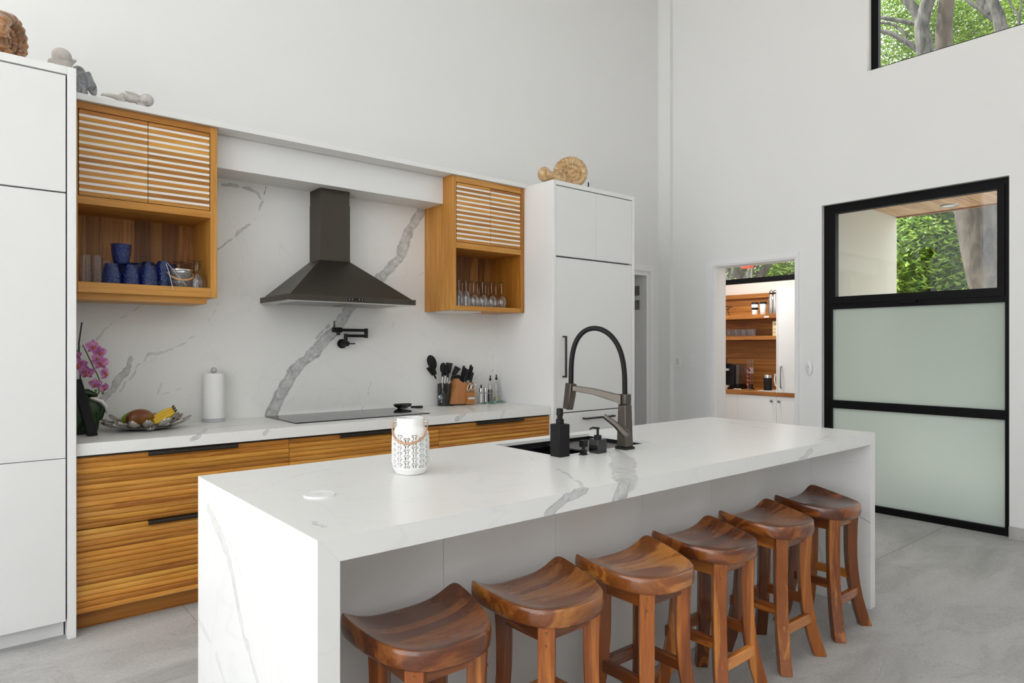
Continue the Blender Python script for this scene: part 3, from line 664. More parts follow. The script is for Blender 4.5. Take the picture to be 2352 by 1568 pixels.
for k, (x, y, c) in enumerate(SC):
    s_ = st0 if k == 0 else copy_tree(st0)
    s_['label'] = SL[k]; s_.location = (x, y, 0); s_.rotation_euler = (0, 0, (.0, .02, -.015, .01, -.02, .015)[k]); random.seed(40 + k)
    for ch in s_.children:
        v = random.uniform(.85, 1.25)
        if ch.name.startswith('seat'): tint(ch, c)
        elif ch.name.startswith('stretcher') and k == 3 and ch.location.length < 1 and abs(ch.bound_box[0][1] + .132) < .01: tint(ch, (2.1, 2.2, 2.3))
        else: tint(ch, (v * 1.30, v * 1.25, v * 1.15))

# ================================================================== ISLAND FITTINGS
# --- sink
t = thing('sink', 'black undermount sink set into the island worktop', 'sink', (2.217, 2.217, ZI - .25))
x0, x1, y0, y1 = XS[0] - .012, XS[1] + .012, YS[0] - .012, YS[1] + .012
zt_ = ZI - .0145; zb_ = ZI - .27; w = .006
MB().box(x0, x1, y0, y0 + w, zb_, zt_).box(x0, x1, y1 - w, y1, zb_, zt_).box(x0, x0 + w, y0, y1, zb_, zt_).box(x1 - w, x1, y0, y1, zb_, zt_).box(x0, x1, y0, y1, zb_ - w, zb_).build('basin', 'black_plastic', t)
for ya_, yb_ in ((y0 + w, y0 + .022), (y1 - .022, y1 - w)): MB().box(x0 + w, x1 - w, ya_, yb_, zt_ - .028, zt_ - .022).build('ledge', 'black_plastic', t)
rk = thing('drying_rack', 'slatted grey roll-up drying rack lying across the sink', 'rack', (2.37, 2.217, zt_ - .022))
rm = MB().box(-.0035, .0035, y0 + .008, y1 - .008, 0, .007).mesh('rod', Vector((0, 0, 0))); rm.materials.append(MAT['dark_steel'])
for k in range(22): inst(rm, 'rod', rk, (2.235 + k * .0128, 0, zt_ - .0215))
MB().box(2.228, 2.512, y0 + .009, y0 + .017, zt_ - .0145, zt_ - .0120).build('edge_band', 'black_soft', rk)
MB().box(2.228, 2.512, y1 - .017, y1 - .009, zt_ - .0145, zt_ - .0120).build('edge_band', 'black_soft', rk)
# --- tap
P0 = Vector((2.268, 1.957, ZI))
t = thing('kitchen_tap', 'dark gunmetal tap with a tall black arched hose beside the sink', 'tap', P0)
MB().box(P0.x - .031, P0.x + .031, P0.y - .031, P0.y + .031, ZI, ZI + .011).build('base_plate', 'black_metal', t, bevel=.002)
q = .026; q2 = .0215
MB().hexa([P0 + Vector((a, b_, .011)) for a, b_ in ((-q, -q), (q, -q), (q, q), (-q, q))], [P0 + Vector((a, b_, .195)) for a, b_ in ((-q2, -q2), (q2, -q2), (q2, q2), (-q2, q2))]).build('column', 'gun_metal', t, bevel=.003)
MB().box(P0.x - .0205, P0.x + .0205, P0.y - .0205, P0.y + .0205, ZI + .1955, ZI + .243).build('swivel_head', 'gun_metal', t, bevel=.004)
S = py(1330, 893, 2.165); S0 = P0 + Vector((-.005, .0, .214))                      # spout end over the basin
sp = Vector((P0.x - .105, P0.y + .215, ZI + .262)); dv = (sp - S0); dh = Vector((dv.x, dv.y, 0)).normalized(); sdv = Vector((-dh.y, dh.x, 0))
mb = MB(); vs_ = []
for f_, wd, h_ in ((0.04, .0195, .022), (.15, .019, .017), (.6, .0185, .0135), (1.0, .018, .012)):
    c_ = S0 + dv * f_ + Vector((0, 0, .008 * math.sin(PI * f_)))
    vs_ += [c_ + sdv * wd + Vector((0, 0, h_)), c_ - sdv * wd + Vector((0, 0, h_)), c_ - sdv * wd - Vector((0, 0, h_)), c_ + sdv * wd - Vector((0, 0, h_))]
fs_ = [(3, 2, 1, 0), (12, 13, 14, 15)] + [(4*i+k, 4*i+(k+1) % 4, 4*i+4+(k+1) % 4, 4*i+4+k) for i in range(3) for k in range(4)]
mb.add(vs_, fs_).build('arm', 'gun_metal', t, bevel=.002)
hd = sp + dh * .012; ax = (Vector((0, 0, -1)) + dh * .16).normalized()
MB().tube([hd + Vector((0, 0, .022)), hd + ax * .03, hd + ax * .098], [.028, .029, .026], 4, sq=.9).build('spray_head', 'gun_metal', t, bevel=.003)
MB().ell(hd + ax * .045 + sdv * -.021, (.006, .006, .011)).build('spray_button', 'black_plastic', t, smooth=60)
Pa = P0 + Vector((0, 0, .240)); Pb = hd + Vector((0, 0, .02)); hp = []
for i in range(29):
    a = PI * i / 28; m_ = (Pa + Pb) / 2; half = (Pb - Pa); half.z = 0
    r_ = (1 - math.cos(a)) / 2; x_ = Pa.lerp(Pb, r_)
    hp.append(Vector((x_.x, x_.y, Pa.z + (Pb.z - Pa.z) * r_ + .272 * math.sin(a) ** .62)))
MB().tube(hp, .0115, 12).build('hose', 'black_soft', t, smooth=60)
hb = P0 + Vector((0, 0, .078)); dirx = Vector((-.55, -.60, 0)).normalized()
MB().tube([hb + dirx * .018, hb + dirx * .052], [.017, .019], 16).build('valve', 'gun_metal', t, smooth=40)
lv = hb + dirx * .055
MB().tube([lv + Vector((0, 0, -.012)) , lv + Vector((-.03, .035, .035)), lv + Vector((-.062, .075, .072))], [.019, .013, .010], 8, sq=.45).build('lever', 'gun_metal', t, smooth=50)
# --- soap dispensers and air switch
def dispenser(name, label, u, v, wpx, hpx, body, rot):
    p = pz(u, v, ZI); s = mpp(p); w = wpx * s / 2 / 1.30; h = hpx * s
    t = thing(name, label, 'soap dispenser', p)
    MB().box(p.x - w, p.x + w, p.y - w, p.y + w, ZI, ZI + h).build('bottle', body, t, bevel=.003)
    return t, p, s, w, h
t, p, s, w, h = dispenser('soap_dispenser', 'tall matt black square soap dispenser beside the sink', 1286, 1047, 42, 74, 'black_soft', 0)
MB().lathe((p.x, p.y, ZI + h), [(.0165, 0), (.0165, .019), (.0115, .020), (.0115, .034), (.0135, .035), (.0135, .062), (.012, .0635)], 24).build('pump', 'black_soft', t, smooth=40)
t, p, s, w, h = dispenser('soap_dispenser', 'short glossy black cube soap dispenser with a slim pump by the tap', 1373, 1039, 38, 32, 'hob_glass', 0)
MB().lathe((p.x, p.y, ZI + h), [(.016, 0), (.016, .015), (.0055, .016), (.0055, .040), (.008, .041), (.008, .048), (.002, .049)], 20).build('pump', 'black_plastic', t, smooth=40)
MB().tube([Vector((p.x, p.y, ZI + h + .045)), Vector((p.x - .018, p.y + .012, ZI + h + .047)), Vector((p.x - .030, p.y + .02, ZI + h + .041))], [.0045, .004, .003], 8).build('nozzle', 'black_plastic', t, smooth=50)
p = pz(1340, 1044, ZI); t = thing('air_switch', 'small black square push switch between the two soap dispensers', 'switch', p)
MB().box(p.x - .0145, p.x + .0145, p.y - .0145, p.y + .0145, ZI, ZI + .003).build('base_plate', 'black_metal', t, bevel=.0008)
MB().box(p.x - .011, p.x + .011, p.y - .011, p.y + .011, ZI + .003, ZI + .021).build('socket', 'black_metal', t, bevel=.001)
MB().lathe((p.x, p.y, ZI + .021), [(.0065, 0), (.0065, .012)], 16).build('stem', 'black_metal', t, smooth=40)
MB().box(p.x - .0125, p.x + .0125, p.y - .0125, p.y + .0125, ZI + .033, ZI + .061).build('button', 'black_metal', t, bevel=.001)
# --- charging pad
p = pz(734, 1137.5, ZI); t = thing('charging_pad', 'round white disc lying flush on the island worktop', 'charging pad', p)
MB().lathe(p, [(.047, 0), (.047, .003), (.0445, .005), (.0440, .0044), (.0, .0044)], 48, cap1=False).build('disc', 'plastic_white', t, smooth=40)
MB().lathe(p + Vector((0, 0, .0044)), [(.010, 0), (.010, .0006), (.007, .0006), (.007, 0)], 24, cap0=False, cap1=False).build('mark', 'switch_grey', t)
# --- pierced lantern
p = pz(943, 1086, ZI); s = mpp(p); R = 43 * s
t = thing('lantern', 'white ceramic pierced lantern jar with a tan leather handle', 'lantern', p)
prof = [(.70 * R, 0), (.80 * R, .0045), (.93 * R, .020), (R, .042), (R, .060), (R, .080), (R, .105), (.985 * R, .128), (.93 * R, .146), (.82 * R, .158), (.745 * R, .163), (.725 * R, .168), (.725 * R, .192), (.69 * R, .1935)]
Hj = 128 * s / .1935
prof = [(r, z * Hj) for r, z in prof]
def radius(z):
    for (ra, za), (rb, zb) in zip(prof, prof[1:]):
        if za <= z <= zb: return ra + (rb - ra) * ((z - za) / max(1e-6, zb - za))
    return prof[-1][0]
NA, NZ = 264, 104; ztop = prof[-1][1]; ncol = 15; rows = 6; zlo, zhi = .026 * Hj, .140 * Hj; rp = (zhi - zlo) / rows
def seg_d(x, y, a, b_):
    ax_, ay_ = a; bx_, by_ = b_; dx, dy = bx_ - ax_, by_ - ay_; q_ = max(0, min(1, ((x - ax_) * dx + (y - ay_) * dy) / (dx * dx + dy * dy)))
    return math.hypot(x - ax_ - dx * q_, y - ay_ - dy * q_)
def slot(a, z):
    if not zlo < z < zhi: return False
    c_ = a / (2 * PI) * ncol; k = int(c_); zz = (z - zlo) / rp + (.5 if k % 2 else 0); x = (c_ - k - .5); y = zz - math.floor(zz) - .5
    if zz < .02 or zz > rows - .02: return False
    x = abs(x); wd = .066
    return min(seg_d(x, y, (.40, .22), (.15, .02)), seg_d(x, y, (.15, .02), (.15, -.36)), seg_d(x, y, (.32, .44), (.05, .30))) < wd
vs_ = []; fs_ = []
for j in range(NZ + 1):
    z = ztop * j / NZ; r = radius(z)
    for k in range(NA): a = 2 * PI * k / NA; vs_.append(p + Vector((r * math.cos(a), r * math.sin(a), z)))
for j in range(NZ):
    for k in range(NA):
        if slot(2 * PI * (k + .5) / NA, ztop * (j + .5) / NZ): continue
        k2 = (k + 1) % NA; fs_.append((j*NA+k, j*NA+k2, (j+1)*NA+k2, (j+1)*NA+k))
fs_.append(list(range(NA))[::-1])
jar = MB().add(vs_, fs_).build('jar', 'ceramic_white', t, smooth=60)
so = jar.modifiers.new('solidify', 'SOLIDIFY'); so.thickness = .0045; so.offset = -1
hv = RT.copy(); hz = .178 * Hj; hp = []                                       # leather handle hangs forward
for i in range(21):
    a = PI * i / 20; hp.append(p + hv * (math.cos(a) * (.80 * R + .012 * math.sin(a))) * 1.12 + FW * (-math.sin(a) * R * 1.12) + Vector((0, 0, hz - math.sin(a) ** .85 * .068)))
MB().tube(hp, .0062, 8, sq=.35).build('handle', 'leather_tan', t, smooth=60)
for sgn in (-1, 1): MB().tube([p + hv * (sgn * .72 * R) + Vector((0, 0, hz)), p + hv * (sgn * .95 * R) + Vector((0, 0, hz))], .0036, 8).build('rivet', 'steel', t)

# ================================================================== BACK COUNTER OBJECTS
def at(u, v, z, ymax=4.40):
    q_ = pz(u, v, z)
    return q_ if q_.y <= ymax else Vector((py(u, v, ymax).x, ymax, z))
# --- paper towel
p = at(491, 962, ZC, 4.362); s = mpp(p)
t = thing('paper_towel_holder', 'paper towel roll on a grey marble stand', 'paper towel', p)
MB().lathe(p, [(.066, 0), (.068, .006), (.066, .016), (.062, .019)], 40).build('base', 'marble_grey', t, smooth=40)
MB().lathe(p, [(.061, .020), (.062, .022), (.062, .296), (.060, .298), (.02, .298), (.02, .28)], 48, cap0=True, cap1=True).build('roll', 'paper_white', t, smooth=40)
MB().lathe(p, [(.008, .28), (.008, .302), (.016, .306), (.0185, .316), (.016, .327), (.008, .333), (.001, .334)], 20).build('knob', 'marble_grey', t, smooth=60)
# --- fruit tray of metal petals with fruit
p = at(336, 977, ZC, 4.20); s = mpp(p)
t = thing('fruit_tray', 'shallow tray of brushed metal petals holding fruit', 'tray', p)
MB().lathe(p, [(.085, .004), (.125, .011), (.150, .017), (.152, .019), (.120, .014), (.0, .008)], 40, cap1=False).build('dish', 'petal_metal', t, smooth=60)
def petal_m(L, W):
    vs_, fs_ = [], []
    for i in range(9):
        q_ = i / 8; w_ = W * math.sin(PI * (q_ * .93 + .05)) ** .7
        for j in range(5):
            e_ = (j - 2) / 2; vs_.append(Vector((q_ * L, e_ * w_, .010 * e_ * e_ - .012 * math.sin(PI * q_))))
    for i in range(8):
        for j in range(4): fs_.append((i*5+j, i*5+5+j, i*5+6+j, i*5+1+j))
    return MB().add(vs_, fs_)
pm = petal_m(.10, .030).mesh('petal', smooth=60); pm.materials.append(MAT['petal_metal'])
random.seed(5)
for ring, n, r0, zz, tl_, sc in ((0, 12, .075, .014, -.10, .95), (1, 13, .120, .022, -.32, 1.0), (2, 11, .155, .044, -.22, .80)):
    for k in range(n):
        a = 2 * PI * (k + .5 * ring) / n + random.uniform(-.08, .08)
        o = inst(pm, 'petal', t, p + Vector((math.cos(a) * r0, math.sin(a) * r0, zz)), (sc, sc, sc), rot=(0, tl_ + random.uniform(-.15, .1), a))
        sol = o.modifiers.new('solidify', 'SOLIDIFY'); sol.thickness = .0016
o = MB().ell(p + Vector((-.035, -.015, .066)), (.078, .048, .050), Euler((0, .05, .35))).build('mango', 'mango_skin', smooth=60); tag(o, 'dark red and green mango lying in the metal petal tray', 'mango')
o = MB().ell(p + Vector((-.03, .060, .058)), (.088, .038, .044), Euler((0, 0, .2))).build('mango', 'green_skin', smooth=60); tag(o, 'green mango half hidden behind the dark red one', 'mango')
for k in range(3):
    pts = [p + Vector((.030 + .105 * q_, -.052 + .030 * k + .02 * math.sin(PI * q_), .036 + .010 * k + .055 * q_ ** 1.6)) for q_ in [i / 10 for i in range(11)]]
    o = MB().tube(pts, [.006, .013, .0165, .018, .0185, .0185, .018, .017, .014, .009, .006], 9).build('banana', 'banana', smooth=45)
    tag(o, 'spotted yellow banana lying on the metal petal tray', 'banana', 'bananas on the tray')
    MB().tube([pts[-1], pts[-1] + Vector((.010, .004, .012))], [.006, .005], 8).build('stalk', 'banana_end', o)
# --- black photo stand leaning at the tall cabinet
p = pz(205, 1003, ZC); s = mpp(p)
t = thing('picture_stand', 'black slab leaning on its easel beside the orchid', 'stand', (.53, 4.02, ZC))
A = [py(u, v, 4.04) for u, v in ((204, 1003), (226, 999), (188, 870), (166, 874))]
dpt = Vector((-.006, .030, 0))
MB().hexa([A[0] , A[1], A[1] + dpt, A[0] + dpt], [A[3], A[2], A[2] + dpt, A[3] + dpt]).build('slab', 'black_soft', t, bevel=.003)
MB().tube([Vector((A[0].x - .01, 4.05, ZC + .06)), Vector((A[0].x - .05, 4.17, ZC + .004))], .006, 8).build('strut', 'black_metal', t)
# --- orchid
bx, by_ = .515, 4.20
t = thing('orchid', 'potted orchid with purple-pink flowers beside the handleless tall cabinet', 'plant', (bx, by_, ZC))
MB().lathe((bx, by_, ZC), [(.055, 0), (.066, .02), (.074, .10), (.077, .112), (.070, .112), (.066, .10)], 32, cap1=True).build('pot', 'leaf_dark', t, smooth=40)
def opx(u, v, y=by_): return py(u, v, y)
MB().tube([(bx - .01, by_, ZC + .10), opx(181, 790), opx(188, 740)], .0035, 6).build('stake', 'black_plastic', t)
MB().tube([(bx - .015, by_, ZC + .10), opx(170, 850), opx(180, 800), opx(190, 792), opx(200, 812), opx(212, 838), opx(222, 857), opx(228, 872), opx(226, 888), opx(228, 900), opx(222, 908)], .0030, 7).build('stem', 'stem_green', t, smooth=60)
def flower(c_, r, rz, tx):
    mb = MB(); 
    for k, (L, W) in enumerate(((.95, .62), (1.0, .85), (.85, .5), (.85, .5), (1.0, .85))):
        a = PI / 2 + k * 2 * PI / 5; vs_, fs_ = [], []
        for i in range(7):
            q_ = i / 6; w_ = W * r * .62 * math.sin(PI * (q_ * .86 + .10)) ** .8
            for j in range(5):
                e_ = (j - 2) / 2; d_ = q_ * L * r
                vs_.append(Vector((math.cos(a) * d_ - math.sin(a) * e_ * w_, .25 * r * q_ * q_ - .10 * r * e_ * e_, math.sin(a) * d_ + math.cos(a) * e_ * w_)))
        for i in range(6):
            for j in range(4): fs_.append((i*5+j, i*5+5+j, i*5+6+j, i*5+1+j))
        mb.add(vs_, fs_)
    M = Matrix.Translation(c_) @ Euler((tx, 0, rz)).to_matrix().to_4x4()
    o = mb.xform(M).build('flower', 'petal', t, smooth=70)
    lp = MB().ell((0, -.12 * r, -.12 * r), (.20 * r, .22 * r, .26 * r), n=10, m=7).xform(M).build('lip', 'lip_orange', o, smooth=60)
for (u, v, d_, rz, tx) in ((213, 796, 17, .5, .1), (229, 810, 16, .2, .2), (231, 833, 18, .1, -.1), (181, 838, 18, -.5, 0), (199, 856, 17, -.3, .3), (242, 858, 17, .9, .1), (219, 882, 14, -.2, .35), (240, 891, 13, .6, .4), (222, 822, 12, .4, .1), (176, 815, 12, -.8, .2)):
    flower(opx(u, v, by_ - .025), d_ * mpp(opx(u, v)), rz, tx)
for u, v in ((220, 897), (236, 902)): MB().ell(opx(u, v, by_ - .01), (.0075, .0075, .009), n=10, m=7).build('bud', 'bud_green', t, smooth=60)
def leafblade(pts, W, mat='leaf_dark', name='leaf'):
    vs_, fs_ = [], []; n = len(pts)
    for i, q_ in enumerate(pts):
        q_ = Vector(q_); tg = (Vector(pts[min(i+1, n-1)]) - Vector(pts[max(i-1, 0)])).normalized(); sd_ = tg.cross(Vector((.3, 1, .2))).normalized()
        w_ = W * math.sin(PI * (.10 + .86 * i / (n - 1))) ** .6
        for e_ in (-1, -.5, 0, .5, 1): vs_.append(q_ + sd_ * e_ * w_ + Vector((0, .012 * abs(e_), 0)))
    for i in range(n - 1):
        for j in range(4): fs_.append((i*5+j, i*5+5+j, i*5+6+j, i*5+1+j))
    o = MB().add(vs_, fs_).build(name, mat, t, smooth=70); so = o.modifiers.new('solidify', 'SOLIDIFY'); so.thickness = .002
yy = by_ - .02
leafblade([opx(u, v, yy) for u, v in ((190, 950), (188, 920), (190, 900), (200, 903), (225, 908))], .030)
leafblade([opx(u, v, yy - .03) for u, v in ((192, 985), (200, 960), (206, 935), (204, 912))], .062)
leafblade([opx(u, v, yy + .02) for u, v in ((205, 975), (222, 955), (230, 935), (228, 915))], .035)
leafblade([opx(u, v, yy - .06) for u, v in ((180, 990), (178, 960), (176, 930))], .06)
leafblade([opx(u, v, yy - .05) for u, v in ((208, 914), (222, 918), (234, 922), (244, 934), (247, 950))], .012, 'ribbon', 'ribbon')
# --- spoon rest by the hob
p = at(925, 939, ZC); t = thing('spoon_rest', 'small black oval rest with a short handle behind the hob', 'spoon rest', p)
MB().lathe(p, [(.030, .004), (.058, .022), (.066, .036), (.062, .038), (.052, .022), (.0, .010)], 28, cap1=False).xform(Matrix.Translation(p) @ Matrix.Diagonal((1.15, .75, 1, 1)) @ Matrix.Translation(-p)).build('bowl', 'hob_glass', t, smooth=60)
MB().tube([p + Vector((.05, -.03, .014)), p + Vector((.10, -.05, .012)), p + Vector((.135, -.055, .012))], [.008, .010, .010], 10).build('handle', 'black_plastic', t, smooth=50)
# --- utensil crock
p = at(1020, 926, ZC, 4.365); s = mpp(p)
t = thing('utensil_crock', 'cylindrical glossy black crock printed with white script', 'utensil holder', p)
RC, HC = 15.2 * s, 51 * s
MB().lathe(p, [(RC * .98, 0), (RC, .004), (RC, HC), (RC * .93, HC), (RC * .92, .01)], 40, cap1=True).build('crock', 'hob_glass', t, smooth=40)
for k, (a, za, zb, w_) in enumerate(((-.70, .40, .47, .016), (-.55, .42, .44, .03), (-.45, .36, .39, .04), (-.35, .46, .52, .006), (-.5, .30, .32, .03), (-.30, .22, .25, .008), (-.30, .17, .20, .008))):
    an = math.atan2(-FW.y, -FW.x) - a * -1.0; an = an + .35 * 0; q_ = p + Vector((math.cos(an) * RC * 1.001, math.sin(an) * RC * 1.001, HC * (za + zb) / 2)); tv = Vector((-math.sin(an), math.cos(an), 0))
    nv = Vector((math.cos(an), math.sin(an), 0)); hh_ = HC * (zb - za) / 2; ww = w_ / 2
    MB().hexa([q_ + tv * ww - nv * .002 + Vector((0, 0, -hh_)), q_ - tv * ww - nv * .002 + Vector((0, 0, -hh_)), q_ - tv * ww + nv * .0004 + Vector((0, 0, -hh_)), q_ + tv * ww + nv * .0004 + Vector((0, 0, -hh_))],
              [q_ + tv * ww - nv * .002 + Vector((0, 0, hh_)), q_ - tv * ww - nv * .002 + Vector((0, 0, hh_)), q_ - tv * ww + nv * .0004 + Vector((0, 0, hh_)), q_ + tv * ww + nv * .0004 + Vector((0, 0, hh_))]).build('lettering', 'mark_blue', t)
def uten(name, label, uv0, uv1, head, dy=0.0, hm='steel'):
    a = py(uv0[0], uv0[1], p.y + dy); b_ = py(uv1[0], uv1[1], p.y + dy)
    base = Vector((p.x + (a.x - p.x) * .3, p.y + dy * .5, ZC + .02))
    t2 = thing(name, label, 'utensil', base)
    MB().tube([base, a, a.lerp(b_, .45)], .0055, 8).build('shaft', hm, t2, smooth=50)
    head(t2, a.lerp(b_, .35), b_); return t2
def facing(d_):
    x_ = d_.cross(FW).normalized(); y_ = d_.cross(x_).normalized(); return Matrix((x_, y_, d_)).transposed().to_euler()
def spoon(t2, a, b_):
    d_ = (b_ - a).normalized(); c_ = a.lerp(b_, .7); r = (b_ - a).length * .42
    MB().tube([a, a.lerp(b_, .45)], [.009, .011], 10).build('neck', 'black_soft', t2, smooth=50)
    MB().ell(c_, (r * .60, .010, r), facing(d_)).build('head', 'black_soft', t2, smooth=60)
def spat(t2, a, b_):
    d_ = (b_ - a).normalized(); sd_ = d_.cross(FW).normalized(); L = (b_ - a).length; n_ = FW * .004
    q0, q1 = a + d_ * L * .25, b_; w0, w1 = L * .16, L * .26
    MB().hexa([q0 - sd_ * w0 - n_, q0 + sd_ * w0 - n_, q0 + sd_ * w0 + n_, q0 - sd_ * w0 + n_], [q1 - sd_ * w1 - n_, q1 + sd_ * w1 - n_, q1 + sd_ * w1 + n_, q1 - sd_ * w1 + n_]).build('head', 'black_soft', t2, bevel=.003)
    MB().tube([a - d_ * .01, q0 + d_ * .01], .007, 8).build('neck', 'black_soft', t2)
def ladle(t2, a, b_):
    MB().tube([a, b_], .006, 8).build('neck', 'black_soft', t2)
    c_ = b_ + Vector((.03, -.01, -.018)); prof = [(.001, .030), (.016, .027), (.028, .016), (.033, 0), (.030, 0), (.026, .014), (.001, .026)]
    MB().lathe(c_, prof, 24, cap0=False, cap1=False).build('head', 'black_soft', t2, smooth=60)
def fork(t2, a, b_):
    d_ = (b_ - a).normalized(); L = (b_ - a).length; MB().ell(a.lerp(b_, .6), (L * .22, .010, L * .42), facing(d_)).build('head', 'black_soft', t2, smooth=60)
    for k in range(4): c_ = a.lerp(b_, .42 + .15 * k) + Vector((-L * .2, -.012, 0)); MB().tube([c_, c_ + Vector((-.012, -.008, .004))], [.005, .003], 7).build('prong', 'black_soft', t2)
uten('cooking_spoon', 'black silicone spoon with the highest rounded head in the crock', (1008, 880), (988, 820), spoon, .01)
uten('scraper', 'black scraper leaning lowest on the left behind the tall spoon', (1008, 880), (986, 842), spat, .03)
uten('skimmer', 'round black skimmer standing upright in the crock', (1016, 880), (1018, 836), spoon, .02)
uten('slotted_turner', 'square-ended black turner at the back of the crock', (1027, 880), (1032, 833), spat, .035)
uten('pasta_fork', 'black toothed pasta fork at the front of the crock', (1022, 880), (1024, 843), fork, -.015)
uten('spatula', 'slotted grey-black spatula fanning out towards the knives', (1030, 880), (1052, 843), spat, .015)
uten('ladle', 'black ladle with its bowl turned down towards the knife block', (1031, 880), (1042, 864), ladle, -.01)
# --- knife block
p = at(1066, 926, ZC, 4.34); s = mpp(p)
t = thing('knife_block', 'wooden knife block holding black-handled knives and scissors', 'knife block', p)
B = lambda u, v, dy=0: py(u, v, p.y + dy)
yb0, yb1 = p.y - .045, p.y + .05
front = [(1036, 928), (1088, 928), (1090, 900), (1088, 878), (1066, 880), (1052, 869)]
pl = [(py(u, v, yb0).x, max(ZC + .006, py(u, v, yb0).z)) for u, v in front]
MB().prism(pl, 'y', yb0, yb1).build('block', 'knife_wood', t, bevel=.002)
xa, xb = py(1070, 905, yb0).x, py(1088, 905, yb0).x
MB().box(xa, xb, yb0 - .022, yb0 - .0005, ZC + .006, ZC + .098).build('front_foot', 'knife_wood', t, bevel=.002)
MB().box(xa + .006, xb - .006, yb0 - .0235, yb0 - .0222, ZC + .045, ZC + .062).build('maker_plate', 'steel_label', t, bevel=.0005)
for k in range(2): MB().lathe((pl[0][0] + .03 + k * .11, p.y - .02, ZC), [(.006, 0), (.006, .006)], 10).build('foot', 'black_plastic', t)
kd = Vector((.30, 0, 1)).normalized()
for i, (u, v, L, dy) in enumerate(((1066, 840, 33, .03), (1070, 845, 30, .0), (1075, 848, 27, -.03), (1082, 838, 33, .035), (1085, 842, 28, .005), (1086, 855, 24, -.03))):
    e_ = py(u, v, p.y + dy); b_ = e_ - kd * (L * s + .012)
    k_ = thing('kitchen_knife', 'black riveted knife handle in the wooden block, ' + ('tallest by the utensil crock', 'middle of the crock-side row', 'front of the crock-side row', 'tallest on the caddy side', 'middle of the caddy-side row', 'shortest, above the scissors')[i], 'knife', b_ - kd * .05, 'knives in the block')
    MB().tube([b_, e_ - kd * .01, e_], [.0105, .0115, .009], 8, sq=.7).build('handle', 'black_plastic', k_, smooth=40)
    MB().tube([e_ - kd * .001, e_ + kd * .003], [.009, .006], 8, sq=.7).build('end_cap', 'chrome', k_)
    MB().tube([b_ - kd * .012, b_], .009, 8, sq=.7).build('bolster', 'chrome', k_)
    MB().hexa([b_ - kd * .05 + Vector(q_) for q_ in ((-.006, -.001, 0), (.006, -.001, 0), (.006, .001, 0), (-.006, .001, 0))], [b_ - kd * .012 + Vector(q_) for q_ in ((-.006, -.001, 0), (.006, -.001, 0), (.006, .001, 0), (-.006, .001, 0))]).build('blade', 'steel', k_)
t = thing('scissors', 'kitchen scissors with steel loop handles hung on the knife block', 'scissors', p + Vector((.05, -.07, .10)))
for u, v, rz in ((1077, 889, -.45), (1087, 887, -.65)):
    c_ = py(u, v, yb0 - .008); ring = [c_ + Vector((math.cos(a) * .014, -.003, math.sin(a) * .034)) for a in [2 * PI * i / 20 for i in range(21)]]
    M = Matrix.Translation(c_) @ Matrix.Rotation(-rz, 4, 'Y') @ Matrix.Translation(-c_)
    MB().tube([M @ q_ for q_ in ring], .0042, 8).build('loop', 'steel', t, smooth=60)
# --- condiment caddy
p = at(1128, 920, ZC, 4.335); s = mpp(p)
t = thing('condiment_caddy', 'round glass caddy with a bent steel carrying rod in the worktop corner', 'caddy', p)
for c_, r in ((p + Vector((-.035, -.02, 0)), .070), (p + Vector((.055, .0, .006)), .068)):
    MB().lathe(c_ + Vector((0, 0, .006)), [(r, 0), (r, .005)], 36).build('glass_plate', 'glass_green', t, smooth=40)
for dx, dy in ((-.07, -.03), (.02, -.04), (.08, .03)): MB().lathe(p + Vector((dx, dy, 0)), [(.006, 0), (.006, .007)], 10).build('foot', 'steel', t)
rx = py(1132, 880, p.y).x
MB().tube([Vector((rx, p.y, ZC + .012))] + [py(u, v, p.y) for u, v in ((1133, 880), (1129, 856), (1131, 850), (1134, 851))], .0028, 8).build('rod', 'steel', t, smooth=50)
MB().tube([py(1121, 903, p.y - .03), py(1135, 902, p.y - .035), py(1150, 900, p.y - .01)], .0022, 6).build('rail', 'steel', t)
def cruet(name, label, u, w_, vt, vb, fillc, fillf, dy, dark):
    c_ = Vector((py(u, 910, p.y + dy).x, p.y + dy, ZC + .0115)); r = w_ * s / 2; h = (vb - vt) * s
    o = thing(name, label, 'bottle', c_)
    MB().lathe(c_, [(r, 0), (r, h * .60), (r * .8, h * .66), (r * .32, h * .74), (r * .32, h * .84)], 20, cap1=False).build('glass', 'glass_clear', o, smooth=50)
    MB().lathe(c_, [(r * .93, .002), (r * .93, h * fillf)], 20).build('contents', fillc, o, smooth=40)
    MB().lathe(c_ + Vector((0, 0, h * .84)), [(r * .42, -.008), (r * .5, .004), (r * .25, .010), (r * .22, h * .16)], 12).build('pourer', dark, o, smooth=40)
cruet('vinegar_cruet', 'glass cruet half full of dark vinegar on the glass caddy', 1126, 12, 855, 915, 'dark_drink', .46, -.005, 'black_plastic')
cruet('oil_cruet', 'clear glass oil cruet nearly empty beside the steel rod', 1140, 12, 853, 914, 'oil', .13, .015, 'black_plastic')
def mill(name, label, u, vt, dy, fill):
    c_ = Vector((py(u, 910, p.y + dy).x, p.y + dy, ZC + .0115)); r = .0165
    o = thing(name, label, 'shaker', c_)
    MB().lathe(c_, [(r, 0), (r, .085)], 18, cap1=False).build('glass', 'glass_clear', o, smooth=40)
    MB().lathe(c_, [(r * .9, .002), (r * .82, .070)], 18).build('contents', fill, o, smooth=40)
    MB().lathe(c_ + Vector((0, 0, .085)), [(r * 1.05, 0), (r * 1.05, .030), (r * .5, .034)], 18).build('cap', 'chrome', o, smooth=40)
    return o, c_
o, c_ = mill('salt_shaker', 'glass salt shaker with a steel cap and black nozzle', 1105, 866, -.03, 'salt')
MB().lathe(c_ + Vector((0, 0, .119)), [(.007, 0), (.006, .022), (.003, .024)], 12).build('nozzle', 'black_plastic', o)
